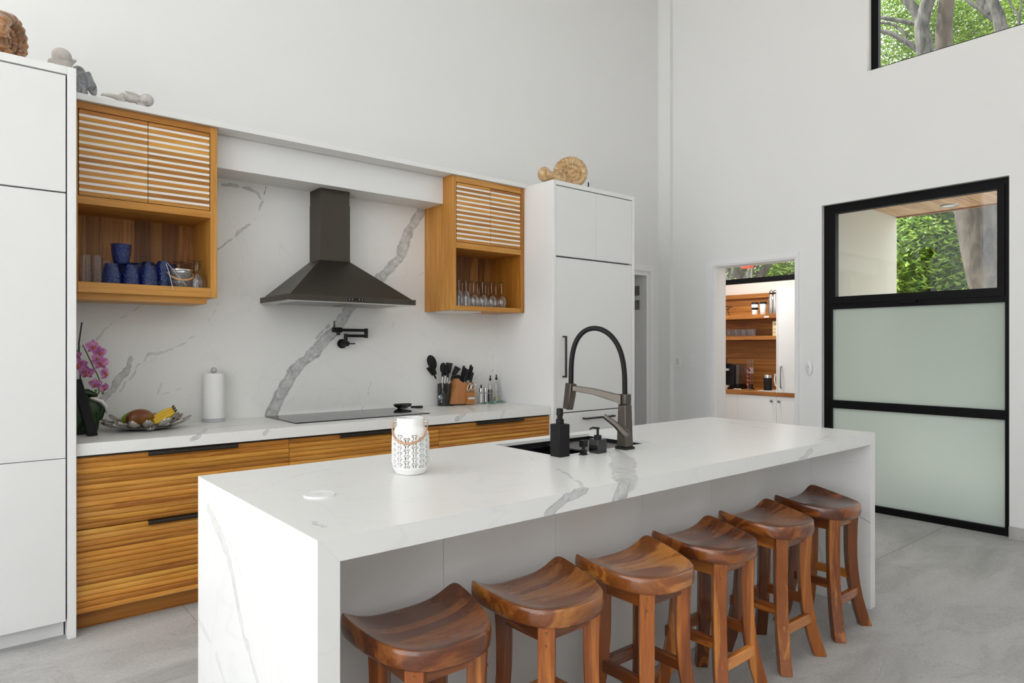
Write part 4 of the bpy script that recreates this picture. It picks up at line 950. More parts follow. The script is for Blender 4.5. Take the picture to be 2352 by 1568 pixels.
mill('pepper_shaker', 'slim steel-capped shaker between the salt and the vinegar', 1115.5, 876, -.02, 'steel')
# --- pot filler
yb_ = YB; t = thing('pot_filler', 'folded black pot filler tap mounted on the backsplash', 'tap', py(790, 788, yb_))
F_ = lambda u, v, y: py(u, v, y)
c_ = F_(784, 789, yb_)
MB().tube([(c_.x, yb_, c_.z), (c_.x, yb_ - .018, c_.z)], .033, 24).build('wall_flange', 'black_metal', t, smooth=40)
MB().tube([(c_.x, yb_ - .018, c_.z), (c_.x, yb_ - .075, c_.z)], .020, 20).build('body', 'black_metal', t, smooth=40)
yq = yb_ - .070; b0 = F_(788, 788, yq); b1 = F_(788, 770, yq)
MB().tube([(c_.x, yq, c_.z), (c_.x, yq, b1.z + .012)], .0135, 16).build('riser', 'black_metal', t, smooth=40)
k_ = F_(794, 789, yb_ - .10); MB().tube([(c_.x, yb_ - .075, c_.z), (c_.x, yb_ - .10, c_.z)], .017, 20).build('valve', 'black_metal', t, smooth=40)
MB().tube([(c_.x, yb_ - .094, c_.z), (c_.x + .060, yb_ - .094, c_.z)], .0042, 10).build('lever', 'black_metal', t)
xj = F_(841, 765, yq).x; zA = F_(810, 771, yq).z; zB = F_(800, 758, yq).z
MB().tube([(c_.x, yq, zA), (xj, yq, zA)], .0105, 14).build('lower_arm', 'black_metal', t, smooth=40)
MB().tube([(xj, yq, zA - .014), (xj, yq, zB + .014)], .0135, 16).build('joint', 'black_metal', t, smooth=40)
xs_ = F_(764, 761, yq - .02).x
MB().tube([(xj, yq - .004, zB), (xs_ + .055, yq - .02, zB)], .0105, 14).build('upper_arm', 'black_metal', t, smooth=40)
MB().tube([(xs_ + .065, yq - .02, zB), (xs_, yq - .02, zB)], .0175, 18).build('spout_valve', 'black_metal', t, smooth=40)
MB().tube([(xs_ + .012, yq - .02, zB), (xs_ + .012, yq - .02, zB + .062)], .0042, 10).build('lever', 'black_metal', t)
MB().tube([(xs_ + .042, yq - .02, zB), (xs_ + .042, yq - .02, zB - .036)], .0125, 14).build('spout', 'black_metal', t, smooth=40)

# ================================================================== GLASSWARE IN THE WALL CABINETS
def put(name, label, cat, prof, u, y, zbase, mat, group=None, n=24, ribs=0):
    x = py(u, 640, y).x; c_ = Vector((x, y, zbase)); mb = MB().lathe(c_, prof, n, cap0=False, cap1=prof[-1][0] > .004)
    if ribs:
        for i, v in enumerate(mb.v):
            d_ = v - c_; a = math.atan2(d_.y, d_.x); k_ = 1 + .035 * math.cos(a * ribs); mb.v[i] = c_ + Vector((d_.x * k_, d_.y * k_, d_.z))
    return tag(mb.build(name, mat, smooth=50, loc=c_), label, cat, group)
ZL = 1.704; ZR = 1.672
blue_up = [(.047, 0), (.048, .012), (.045, .055), (.039, .090), (.035, .106), (.033, .110), (.0, .108)]      # upside down: base on top
tall_up = [(.041, 0), (.042, .02), (.041, .07), (.037, .11), (.033, .140), (.031, .146), (.0, .144)]
clear_up = [(.0285, 0), (.0285, .05), (.027, .10), (.025, .135), (.024, .146), (.023, .150), (.0, .148)]
for u, w_ in ((257, 'beside the clear ribbed tumblers'), (300, 'under the upright one, between two like it'), (342, 'in front of the tall blue tumblers')):
    put('tumbler', 'short blue hammered tumbler upside down ' + w_, 'tumbler', blue_up, u, 4.15, ZL, 'glass_blue', 'short blue tumblers on the shelf')
c_ = Vector((py(278.5, 600, 4.15).x, 4.15, ZL + .1105))
tag(MB().lathe(c_, [(.033, 0), (.036, .004), (.040, .02), (.046, .055), (.049, .105), (.050, .108), (.047, .106), (.043, .055), (.036, .014), (.0, .012)], 28, cap1=False).build('tumbler', 'glass_blue', smooth=50, loc=c_), 'blue glass tumbler standing upright on top of two others', 'tumbler')
for u, y, w_ in ((340, 4.27, 'behind a short blue one'), (376, 4.18, 'beside the ice bucket'), (391, 4.29, 'behind the ice tongs')):
    put('tumbler', 'tall dark blue glass tumbler upside down ' + w_, 'tumbler', tall_up, u, y, ZL, 'glass_blue', 'tall blue tumblers on the shelf')
for u in (290, 319, 364): put('tumbler', 'dark blue tumbler in the back row of the shelf', 'tumbler', tall_up, u, 4.36, ZL, 'glass_blue', 'blue tumblers at the back')
for u, w_ in ((197, 'against the cabinet side'), (223, 'next to a short blue one')): put('tumbler', 'clear ribbed glass tumbler upside down ' + w_, 'tumbler', clear_up, u, 4.15, ZL, 'glass_ribbed', 'clear ribbed tumblers', ribs=12, n=48)
put('tumbler', 'clear ribbed tumbler half hidden behind a blue one', 'tumbler', clear_up, 245, 4.30, ZL, 'glass_ribbed', ribs=12, n=48)
goblet = [(.044, 0), (.047, .03), (.042, .065), (.026, .090), (.008, .100), (.0055, .110), (.0055, .140), (.010, .150), (.034, .156), (.036, .158), (.0, .159)]
for u, y, w_ in ((411, 4.25, 'right behind the ice bucket'), (453, 4.14, 'in front, nearest the shelf end'), (425, 4.37, 'farthest back behind the ice bucket'), (449, 4.27, 'behind the front goblet')):
    put('goblet', 'clear stemmed goblet upside down ' + w_, 'goblet', goblet, u, y, ZL, 'glass_clear', 'stemmed goblets on the shelf')
x = py(414, 640, 4.125).x; t = thing('ice_bucket', 'hammered glass ice bucket with a rope-wrapped handle', 'ice bucket', (x, 4.125, ZL))
MB().lathe((x, 4.125, ZL), [(.0, .003), (.044, .0), (.052, .02), (.060, .062), (.064, .098), (.061, .098), (.056, .06), (.047, .02), (.0, .012)], 32, cap0=False, cap1=False).build('bowl', 'glass_ribbed', t, smooth=50)
MB().lathe((x, 4.125, ZL + .092), [(.0635, 0), (.0648, .003), (.0648, .008), (.0625, .009)], 32, cap0=False, cap1=False).build('rim', 'chrome', t, smooth=50)
hp = [Vector((x - .066 * math.cos(a), 4.125 - .070 * math.sin(a), ZL + .082 - .045 * math.sin(a))) for a in [PI * i / 18 for i in range(19)]]
MB().tube(hp, [.003] * 4 + [.006] * 11 + [.003] * 4, 8).build('handle', 'rope', t, smooth=60)
t = thing('ice_tongs', 'bent wire ice tongs hooked over the bucket rim', 'tongs', (x - .05, 4.06, ZL + .03))
MB().tube([py(u, v, 4.055) for u, v in ((398, 665), (394, 650), (388, 625), (381, 605), (384, 603), (395, 617), (410, 634), (428, 656))], .0017, 8).build('wire', 'steel', t, smooth=60)
flute_up = [(.026, 0), (.030, .03), (.029, .075), (.022, .105), (.008, .122), (.004, .132), (.0038, .185), (.008, .196), (.030, .203), (.032, .205), (.0, .206)]
wine_up = [(.030, 0), (.038, .03), (.040, .05), (.034, .078), (.020, .096), (.007, .104), (.0038, .112), (.0038, .180), (.009, .192), (.033, .199), (.035, .201), (.0, .202)]
for u, y, w_ in ((1054, 4.13, 'against the cabinet side'), (1070.5, 4.13, 'beside the front wine glasses')): put('champagne_flute', 'slim champagne flute upside down ' + w_, 'glass', flute_up, u, y, ZR, 'glass_clear', 'champagne flutes')
for u, y, w_ in ((1088, 4.13, 'first after the flutes'), (1108, 4.13, 'second after the flutes'), (1129, 4.13, 'third after the flutes'), (1152, 4.13, 'last before the empty shelf end')): put('wine_glass', 'round front-row wine glass upside down, ' + w_, 'glass', wine_up, u, y, ZR, 'glass_clear', 'front wine glasses')
for u, y in ((1062, 4.24), (1079, 4.25), (1097, 4.25), (1115, 4.25), (1139, 4.25), (1100, 4.36), (1122, 4.36)): put('wine_glass', 'wine glass upside down in the back rows of the shelf', 'glass', wine_up, u, y, ZR, 'glass_clear', 'rear wine glasses')

# ================================================================== WALL DEVICES
t = thing('light_switch', 'white rocker light switch nearest the corner pilaster', 'switch', (XW - .004, 4.262, 1.155))
MB().box(XW - .007, XW - .001, 4.222, 4.302, 1.153, 1.270).build('plate', 'plastic_white', t, bevel=.0012)
MB().box(XW - .010, XW - .006, 4.246, 4.278, 1.180, 1.244).build('rocker', 'switch_grey', t, bevel=.0012)
t = thing('light_switch', 'white rocker light switch beside the pantry doorway', 'switch', (XW - .004, 4.066, 1.155))
MB().box(XW - .007, XW - .001, 4.026, 4.106, 1.156, 1.280).build('plate', 'plastic_white', t, bevel=.0012)
MB().box(XW - .010, XW - .006, 4.046, 4.086, 1.176, 1.260).build('rocker', 'plastic_white', t, bevel=.0012)
t = thing('remote_control', 'white oval fan remote on the wall by the pantry doorway', 'remote', (XW - .01, 2.860, 1.115))
c_ = Vector((XW - .012, 2.860, 1.178))
MB().ell(c_, (.011, .026, .064)).build('holder', 'plastic_white', t, smooth=60)
MB().ell(c_ + Vector((-.006, .004, .010)), (.010, .019, .054)).build('handset', 'ceramic_white', t, smooth=60)
rg = [c_ + Vector((-.0155, .004 + .0085 * math.cos(a), .010 + .0085 * math.sin(a))) for a in [2 * PI * i / 20 for i in range(21)]]
MB().tube(rg, .0022, 6).build('ring_button', 'mark_grey', t)
for dy, dz in ((.004, .040), (.004, .030), (-.008, -.006), (.014, -.006), (0, -.016), (.007, -.016)):
    MB().ell(c_ + Vector((-.0150, dy, dz)), (.0025, .0022, .0022), n=8, m=6).build('button', 'mark_grey', t)

# ================================================================== FOSSILS AND FIGURINES ON TOP
def ammonite(name, label, c_, R, ax_rot, mat, turns=3.2, thick=.62, ribs=34, ribh=.06, flat=.62, stand=False):
    mb = MB(); N = int(turns * 90); n = 18; vs_ = []; fs_ = []; k_ = math.log(1.78) / (2 * PI); a_end = turns * 2 * PI
    for i in range(N + 1):
        a = a_end * i / N; rr = R * .735 * math.exp(k_ * (a - a_end)); tr = rr * .36; rb = 1 + ribh * math.cos(ribs * a)
        cd_ = Vector((math.cos(a), 0, math.sin(a)))
        for j in range(n):
            b_ = 2 * PI * j / n; vs_.append(cd_ * (rr + tr * rb * math.cos(b_)) + Vector((0, tr * rb * math.sin(b_) * flat * 1.3, 0)))
    for i in range(N):
        for j in range(n): j2 = (j + 1) % n; fs_.append((i*n+j, i*n+j2, (i+1)*n+j2, (i+1)*n+j))
    fs_ += [list(range(n))[::-1], [N*n+j for j in range(n)]]
    M = Matrix.Translation(c_) @ Euler(ax_rot).to_matrix().to_4x4()
    mb.add(vs_, fs_); mb.ell((0, 0, 0), (R * .22, R * .09, R * .22)); mb.xform(M)
    lo = min(v.z for v in mb.v)
    o = mb.build(name, mat, smooth=80, loc=(c_.x, c_.y, lo)); tag(o, label, 'fossil'); return o, lo
q_ = py(1314, 398, 3.80); o, lo = ammonite('ammonite', 'large golden coiled ammonite fossil on the bar-handled tall cabinet', Vector((q_.x + .035, 3.83, 2.645 + .128)), .168, (0, -2.3, -.62), 'ammonite_gold', ribs=34, ribh=.11)
o.location.z += 2.646 - lo
st = MB().box(q_.x + .150, q_.x + .157, 3.765, 3.772, 2.650, 2.695).box(q_.x + .06, q_.x + .157, 3.765, 3.772, 2.645, 2.650); tag(st.build('fossil_stand', 'black_metal'), 'thin black metal prop under the golden ammonite', 'stand')
q2 = py(1262, 404, 3.84); mb = MB()
mb.ell((q2.x - .055, 3.84, 2.706), (.055, .050, .058)); mb.tube([(q2.x - .04, 3.84, 2.700), (q2.x + .03, 3.82, 2.690), (q2.x + .12, 3.79, 2.672)], [.050, .036, .026], 16)
o = mb.build('fossil', 'ammonite_gold', smooth=60); r_ = o.modifiers.new('remesh', 'REMESH'); r_.mode = 'VOXEL'; r_.voxel_size = .005; r_.use_smooth_shade = True
tag(o, 'small pale bulbous fossil with a tapering neck beside the golden ammonite', 'fossil')
q_ = py(20, 95, 3.83); o, lo = ammonite('ammonite', 'glossy brown ribbed ammonite on the handleless tall cabinet', Vector((q_.x - .015, 3.87, 2.80)), .152, (0, 2.9, 1.05), 'ammonite_brown', turns=3.0, ribs=16, ribh=.05, flat=1.5)
o.location.z += 2.677 - lo
def figure(name, label, blobs, mat, base, vox=.0042, k=1.14):
    mb = MB()
    for b_ in blobs:
        if len(b_) == 2: mb.tube(b_[0], b_[1], 12)
        else: mb.ell(b_[0], tuple(k * r for r in b_[1]), b_[2], n=18, m=12)
    o = mb.build(name, mat, smooth=80, loc=base); r_ = o.modifiers.new('remesh', 'REMESH'); r_.mode = 'VOXEL'; r_.voxel_size = vox; r_.use_smooth_shade = True
    sm = o.modifiers.new('smooth', 'SMOOTH'); sm.factor = .5; sm.iterations = 1
    return tag(o, label, 'figurine')
# sleeping cherub lying on the shelf board
yv = 4.055; K = lambda u, v, dy=0: py(u, v, yv + dy)
E0 = Euler((0, 0, 0)); zs = 2.666
figure('cherub_figurine', 'pale clay cherub lying asleep on the long white shelf board',
       [([K(237, 217), K(252, 219), K(268, 223), K(281, 228)], [.006, .011, .014, .018]), ([K(268, 224), K(280, 232), K(286, 231)], [.012, .014, .016]), ([K(231, 219), K(239, 216)], [.004, .008]),
        (K(284, 222), (.020, .020, .018), E0), (K(296, 226), (.028, .020, .017), Euler((0, .2, 0))), (K(309, 228), (.024, .019, .017), Euler((0, .2, 0))),
        (K(305, 216, .005), (.030, .012, .008), Euler((0, .15, 0))), (K(293, 212, .004), (.014, .006, .004), Euler((0, .3, 0))),
        ([K(314, 230), K(319, 240), K(326, 244), K(338, 239)], [.011, .010, .010, .008]),
        (K(337, 230), (.031, .030, .029), E0), (K(332, 232, -.027), (.010, .009, .008), E0), (K(330, 229, -.030), (.0045, .006, .005), E0), (K(343, 225, -.02), (.014, .012, .010), E0)],
       'clay_pale', (K(290, 230).x, yv, zs))
# seated blue-grey angel on the shelf board
figure('angel_figurine', 'blue-grey glazed winged angel sitting bowed on the shelf board',
       [(K(180, 162, .05), (.030, .028, .024), E0), (K(188, 176, .04), (.026, .024, .028), E0), (K(184, 195, .04), (.034, .030, .050), Euler((0, -.2, 0))), (K(192, 213, .02), (.022, .020, .022), E0),
        (K(207, 192, .05), (.022, .014, .062), Euler((0, -.22, 0))), (K(215, 205, .05), (.017, .012, .042), Euler((0, -.05, 0))), (K(205, 176, .05), (.013, .011, .028), Euler((0, -.1, 0))),
        ([K(178, 180, .03), K(184, 200, .02), K(196, 210, .02)], [.014, .013, .010]), ([K(176, 200, .03), K(172, 216, .02)], [.02, .02])], 'clay_blue', (K(190, 210).x, yv + .04, zs), k=.98)
# cherub on the tall cabinet
y2 = 4.02; K2 = lambda u, v, dy=0: py(u, v, y2 + dy)
figure('cherub_figurine', 'pale clay cherub head and raised arm peeping over the tall cabinet',
       [(K2(142, 130), (.039, .040, .036), Euler((0, .35, 0))), (K2(154, 145, -.02), (.010, .012, .009), E0), (K2(124, 144), (.024, .020, .022), E0), (K2(140, 156), (.042, .034, .050), E0), (K2(138, 178), (.05, .04, .045), E0),
        ([K2(156, 154), K2(163, 147), K2(168, 142), K2(173, 140)], [.012, .010, .009, .006]), (K2(170, 139, -.01), (.012, .009, .006), E0)], 'clay_pale', (K2(140, 170).x, y2, 2.677))

# ================================================================== PANTRY
XPF, XPB, ZP = 6.72, 7.33, .872
pw = struct('wall_pantry', slab_with_holes(MB(), (2.80, -.1), (5.4, 2.95), [(3.05, 5.2, 2.130, 2.72)], 'x', XPB + .014, XPB + .13), 'plaster_bounce_tint')
struct('wall_pantry_side', MB().box(XW + .166, XPB + .13, 2.80, 2.93, -.1, 2.95).box(XW + .166, XPB + .13, 5.28, 5.4, -.1, 2.95).box(XW + .166, XPB + .13, 2.80, 5.4, 2.85, 2.95).box(XW + .06, XW + .166, 4.65, 5.4, 0, 2.95), 'plaster_bounce_tint')
struct('wall_outer', MB().box(XW + .166, XPB + .13, 2.782, 2.798, -.15, 2.95), 'outer_wall')
wn = struct('window_3', MB().box(XPB + .01, XPB + .06, 3.05, 5.2, 2.130, 2.192).box(XPB + .01, XPB + .06, 3.05, 5.2, 2.68, 2.72).box(XPB + .01, XPB + .06, 3.05, 3.09, 2.192, 2.68).box(XPB + .01, XPB + .06, 5.16, 5.2, 2.192, 2.68), 'black_frame')
MB().box(XPB + .03, XPB + .036, 3.09, 5.16, 2.19, 2.68).build('pane', 'pane_clear', wn)
bh = (2.0 - ZP) / 16; bm = MB().box(0, .013, 0, 2.28, 0, bh - .003).mesh('plank'); bm.materials.append(MAT['pantry_plank']); random.seed(3)
MB().box(XPB + .0125, XPB + .0138, 3.0, 5.27, ZP, 2.0).build('plank_backing', 'plinth_wood', pw)
for k in range(16): v = random.uniform(.88, 1.1); inst(bm, 'plank', pw, (XPB, 2.995, ZP + k * bh), color=(v, v, v))
tag(MB().box(XPB - .28, XPB - .001, 3.70, 5.27, 1.688, 1.735).build('pantry_shelf', 'pantry_plank', bevel=.001), 'upper wooden shelf in the pantry carrying cups and steel bottles', 'shelf')
tag(MB().box(XPB - .28, XPB - .001, 3.70, 5.27, 1.445, 1.487).build('pantry_shelf', 'pantry_plank', bevel=.001), 'lower wooden shelf in the pantry carrying small drinking glasses', 'shelf')
tag(MB().box(XPB - .03, XPB - .001, 3.70, 5.27, 1.945, 1.995).build('wood_batten', 'pantry_plank', bevel=.001), 'wooden batten along the top of the pantry boards', 'batten')
tag(MB().box(XPF, XPB - .001, 2.94, 5.27, ZP - .036, ZP).build('pantry_worktop', 'pantry_plank', bevel=.001), 'wooden pantry worktop carrying the coffee machines', 'worktop')
ys = [5.27, 4.161, 3.700, 2.94]
for k, nm in enumerate(('below the coffee maker', 'below the capsule tower', 'below the pantry tall unit')):
    t = thing('pantry_cabinet', 'white pantry base cabinet ' + nm, 'cabinet', (7.0, (ys[k] + ys[k+1]) / 2, 0))
    MB().box(XPF + .03, XPB - .002, ys[k+1] + .001, ys[k] - .001, .08, ZP - .037).build('carcass', 'cabinet_white', t)
    dr = MB().box(XPF + .008, XPF + .028, ys[k+1] + .0015, ys[k] - .0015, .08, ZP - .040).build('door', 'cabinet_white', t, bevel=.001)
    MB().box(XPF + .06, XPF + .08, ys[k+1] + .001, ys[k] - .001, 0, .08).build('toe_kick', 'cabinet_white', t)
    if k:
        yk = (3.744, 3.66)[k - 1]; MB().tube([(XPF + .008, yk, .782), (XPF - .006, yk, .782), (XPF - .018, yk, .782)], [.006, .008, .015], 14).build('knob', 'dark_steel', dr, smooth=40)
t = thing('pantry_tall_unit', 'white pantry cabinet standing on the wooden pantry worktop', 'cabinet', (7.0, 3.32, ZP))
MB().box(XPF + .045, XPB - .02, 2.945, 3.690, ZP + .001, 2.0).build('carcass', 'cabinet_white', t)
MB().box(XPF + .02, XPB - .02, 3.690, 3.706, ZP + .001, 2.0).build('side_panel', 'cabinet_white', t, bevel=.001)
dr = MB().box(XPF + .022, XPF + .043, 2.95, 3.688, ZP + .004, 1.998).build('door', 'door_grey', t, bevel=.001)
hy = px(1793, 870, XPF).y
MB().tube([(XPF + .022, hy, 1.155), (XPF - .004, hy, 1.15), (XPF - .008, hy, 1.04), (XPF - .004, hy, .93), (XPF + .022, hy, .925)], .0065, 8).build('handle', 'dark_steel', dr, smooth=50)
t = thing('added_ceiling_light', 'round white ceiling light added out of view to brighten the pantry', 'light', (6.35, 4.0, 2.80))  # unseen fitting, added to hold the pantry's fill light
MB().lathe((6.35, 4.0, 2.80), [(.13, .0), (.15, .02), (.15, .05)], 32).build('housing', 'plastic_white', t, smooth=40)
ld = bpy.data.lights.new('pantry_fill_lamp', 'AREA'); ld.shape = 'DISK'; ld.size = .26; ld.energy = 8; ld.color = (1.0, .985, .96)  # area lamp invented to brighten the dim pantry
lo_ = bpy.data.objects.new('pantry_fill_lamp', ld); C.objects.link(lo_); lo_.location = (6.35, 4.0, 2.795)
XQ = 6.93; PY = lambda u, x=XQ: px(u, 870, x).y
# coffee maker
y = PY(1653); t = thing('coffee_maker', 'black drip coffee maker with a glass jug and steel bands', 'coffee maker', (XQ, y, ZP))
MB().box(XQ - .15, XQ + .12, y - .115, y + .14, ZP, ZP + .028).build('base', 'dark_steel', t, bevel=.004)
MB().box(XQ + .02, XQ + .12, y - .115, y + .14, ZP + .028, ZP + .21).build('back', 'black_plastic', t, bevel=.004)
MB().box(XQ - .13, XQ + .12, y - .10, y + .14, ZP + .205, ZP + .295).build('head', 'black_plastic', t, bevel=.006)
MB().lathe((XQ - .01, y + .02, ZP + .295), [(.075, 0), (.075, .045), (.07, .05)], 28).build('filter_lid', 'steel', t, smooth=40)
MB().tube([(XQ - .01, y - .10, ZP + .285), (XQ - .01, y - .10, ZP + .352), (XQ - .01, y + .09, ZP + .362)], .006, 8).build('lid_handle', 'black_plastic', t)
MB().tube([(XQ - .132, y + .02, ZP + .25), (XQ - .14, y + .02, ZP + .25)], .016, 20).build('dial', 'chrome', t)
jug = MB().lathe((XQ - .055, y + .015, ZP + .03), [(.055, 0), (.066, .02), (.066, .07), (.052, .13), (.05, .14)], 28).build('jug', 'glass_smoke', t, smooth=50)
MB().lathe((XQ - .055, y + .015, ZP + .031), [(.052, 0), (.062, .02), (.062, .05)], 28).build('coffee', 'dark_drink', jug, smooth=50)
MB().lathe((XQ - .055, y + .015, ZP + .17), [(.054, 0), (.058, .012), (.03, .025)], 24).build('jug_lid', 'black_plastic', jug, smooth=40)
MB().tube([(XQ - .10, y + .06, ZP + .16), (XQ - .14, y + .09, ZP + .14), (XQ - .14, y + .09, ZP + .07), (XQ - .11, y + .06, ZP + .05)], .009, 8).build('jug_handle', 'black_plastic', jug, smooth=50)
# capsule machine
y = PY(1690, 7.02); t = thing('capsule_machine', 'black boxy coffee capsule machine with a smoked water tank', 'coffee machine', (7.02, y, ZP))
MB().box(6.93, 7.14, y - .035, y + .075, ZP, ZP + .285).build('body', 'black_plastic', t, bevel=.006)
MB().box(6.95, 7.12, y - .085, y - .037, ZP + .06, ZP + .285).build('water_tank', 'glass_smoke', t, bevel=.004)
MB().box(6.95, 7.12, y - .085, y - .037, ZP, ZP + .058).build('tank_base', 'black_plastic', t, bevel=.004)
MB().lathe((6.90, y + .045, ZP + .215), [(.042, 0), (.042, .026)], 24).build('spout_ring', 'steel', t, smooth=40)
MB().lathe((6.90, y + .045, ZP + .002), [(.02, 0), (.02, .02), (.045, .022), (.045, .045)], 24).build('drip_stand', 'steel', t, smooth=40)
# glass tubes on a stand
y = PY(1722, 7.08); t = thing('straw_stand', 'four clear glass straws on a black base behind the capsule tower', 'straws', (7.08, y, ZP))
MB().lathe((7.08, y - .02, ZP), [(.04, 0), (.04, .012), (.02, .016), (.02, .06), (.0, .062)], 20, cap1=False).build('base', 'black_plastic', t, smooth=40)
for k, u in enumerate((1717, 1720.5, 1724.5, 1728.5)):
    yy = PY(u, 7.08); MB().tube([(7.08, yy, ZP + (.02 if k < 3 else .06)), (7.08, yy, ZP + .345)], .0055, 8, cap=False).build('straw', 'glass_clear', t, smooth=50)
# capsule tower
y = PY(1719.5, 6.86); t = thing('capsule_tower', 'clear tower stacked with dark red foil coffee capsules', 'capsule holder', (6.86, y, ZP))
MB().lathe((6.86, y, ZP), [(.026, 0), (.026, .02), (.008, .024)], 20).build('base', 'glass_clear', t, smooth=40)
for k in range(9):
    zc_ = ZP + .045 + k * .0225; sg = 1 if k % 2 else -1
    cp = MB().tube([(6.85, y + sg * .004, zc_), (6.85, y + sg * .019, zc_ + .004)], [.008, .013], 12).build('capsule', 'red_capsule', t, smooth=40)
    MB().tube([(6.848, y + sg * .001, zc_ - .001), (6.848, y + sg * .005, zc_)], [.006, .009], 10).build('foil', 'chrome', cp)
MB().ell((6.85, y, ZP + .252), .014).build('capsule', 'red_capsule', t, smooth=60)
for sg in (-1, 1): MB().tube([(6.87, y + sg * .016, ZP + .02), (6.87, y + sg * .016, ZP + .245)], .002, 6).build('rail', 'glass_clear', t)
# socket, canister, kettle, board, cloth, cable
a, b_ = px(1711, 857, XPB), px(1731, 844, XPB)
tag(MB().box(XPB - .008, XPB - .0005, b_.y, a.y, a.z, b_.z).build('wall_socket', 'plastic_white', bevel=.0015), 'white socket plate on the pantry boards behind the glass straws', 'socket')
y = PY(1763.5, 6.90); t = thing('milk_frother', 'black cylinder milk frother with a steel lid', 'frother', (6.90, y, ZP + .012))
MB().lathe((6.90, y, ZP + .012), [(.043, 0), (.043, .135), (.042, .137)], 28).build('body', 'black_soft', t, smooth=40)
MB().lathe((6.90, y, ZP + .149), [(.041, 0), (.041, .030), (.038, .034)], 28).build('lid', 'steel', t, smooth=40)
tag(MB().box(6.80, 7.06, 3.73, PY(1745, 6.85), ZP, ZP + .011).build('serving_board', 'clay_pale', bevel=.003), 'pale thin board under the milk frother and kettle', 'board')
y = 3.765; t = thing('kettle', 'white electric kettle with a looped handle beside the frother', 'kettle', (7.0, y, ZP + .0115))
MB().lathe((7.0, y - .0, ZP + .012), [(.050, 0), (.052, .02), (.046, .12), (.040, .17), (.02, .185)], 28).build('body', 'ceramic_white', t, smooth=50)
MB().tube([(6.95, y + .03, ZP + .17), (6.93, y + .058, ZP + .19), (6.93, y + .066, ZP + .13), (6.93, y + .058, ZP + .07), (6.95, y + .04, ZP + .05)], .008, 10).build('handle', 'ceramic_white', t, smooth=60)
mb = MB(); pts = [Vector((6.80, PY(u, 6.80), ZP + h)) for u, h in ((1684, .006), (1689, .012), (1695, .008), (1700, .013), (1704, .006))]
tag(MB().tube(pts, [.006, .010, .009, .010, .005], 8).build('cloth', 'cloth_tan', smooth=60), 'small crumpled tan cloth in front of the capsule machine', 'cloth')
tag(MB().tube([Vector((7.26, PY(1705, 7.1), ZP + .06)), Vector((7.2, PY(1708, 7.1), ZP + .07)), Vector((7.12, PY(1713, 7.1), ZP + .01)), Vector((7.2, PY(1716, 7.1), ZP + .008))], .004, 6).build('power_cable', 'cable', smooth=60), 'dark power cable running from the capsule machine', 'cable')
# lower shelf glasses
gp = [(.024, 0), (.027, .03), (.030, .082), (.028, .082), (.025, .03), (.021, .006), (.0, .006)]
lowg = [(.026, 0), (.030, .02), (.029, .055), (.027, .055), (.027, .02), (.0, .006)]
for k, (u, x_) in enumerate(((1650, 7.12), (1658, 7.16), (1664, 7.12), (1675, 7.12), (1685, 7.16), (1693, 7.12), (1701, 7.16), (1709, 7.12), (1717, 7.16), (1724, 7.12), (1731, 7.12))):
    c_ = Vector((x_, px(u, 765, x_).y, 1.488)); low = k < 3
    tag(MB().lathe(c_, lowg if low else gp, 20, cap1=False).build('drinking_glass', 'glass_ribbed', smooth=50, loc=c_), 'low clear glass at the end of the lower pantry shelf' if low else 'small clear tumbler, number %s from the low glasses on the lower pantry shelf' % ('one', 'two', 'three', 'four', 'five', 'six', 'seven', 'eight')[k - 3], 'glass', 'low pantry glasses' if low else 'small pantry tumblers')
# carton
t = thing('tea_carton', 'yellow carton with dark print on the lower pantry shelf', 'carton', (7.12, 3.87, 1.488))
a, b_ = px(1774.5, 768, 7.10).y, px(1786, 768, 7.10).y
MB().box(7.10, 7.18, b_, a, 1.488, 1.488 + .165).build('box', 'carton', t, bevel=.001)
for dz, h_, w_ in ((.118, .022, .6), (.07, .012, .5), (.03, .02, .4)): MB().box(7.0992, 7.1, a - .012 - (a - b_) * w_ * .8, a - .012, 1.488 + dz, 1.488 + dz + h_).build('print', 'mark_grey', t)
# upper shelf: wire bottle rack, cups, steel bottles, label
Z1 = 1.7355; X1 = 7.10; Y1 = lambda u: px(u, 715, X1)
t = thing('wire_rack', 'black bent-wire bottle rack on the upper pantry shelf', 'rack', (X1, Y1(1655).y, Z1))
for dx in (0, .10):
    f_ = Vector((dx, 0, 0)); w_ = lambda u, v: Y1(u) * 0 + px(u, v, X1) + f_
    zf = lambda q_: Vector((q_.x, q_.y, max(q_.z, Z1 + .004)))
    MB().tube([zf(w_(1640, 726)), zf(w_(1648, 712)), zf(w_(1655, 703.5)), zf(w_(1672, 703.5))], .004, 6).build('wire', 'black_metal', t)
    MB().tube([zf(w_(1667, 704)), zf(w_(1660, 711)), zf(w_(1665, 724))], .004, 6).build('wire', 'black_metal', t)
    MB().tube([zf(w_(1642, 709)), zf(w_(1664, 709))], .004, 6).build('wire', 'black_metal', t)
for u in (1655, 1668): q_ = px(u, 704, X1); MB().tube([q_, q_ + Vector((.10, 0, 0))], .0035, 6).build('crossbar', 'black_metal', t)
q_ = px(1653, 714, X1 + .05)
tag(MB().tube([q_ + Vector((-.05, 0, 0)), q_ + Vector((.06, 0, 0)), q_ + Vector((.10, 0, 0))], [.034, .034, .012], 18).build('decanter', 'glass_clear', smooth=50), 'clear glass bottle lying in the wire rack', 'bottle')
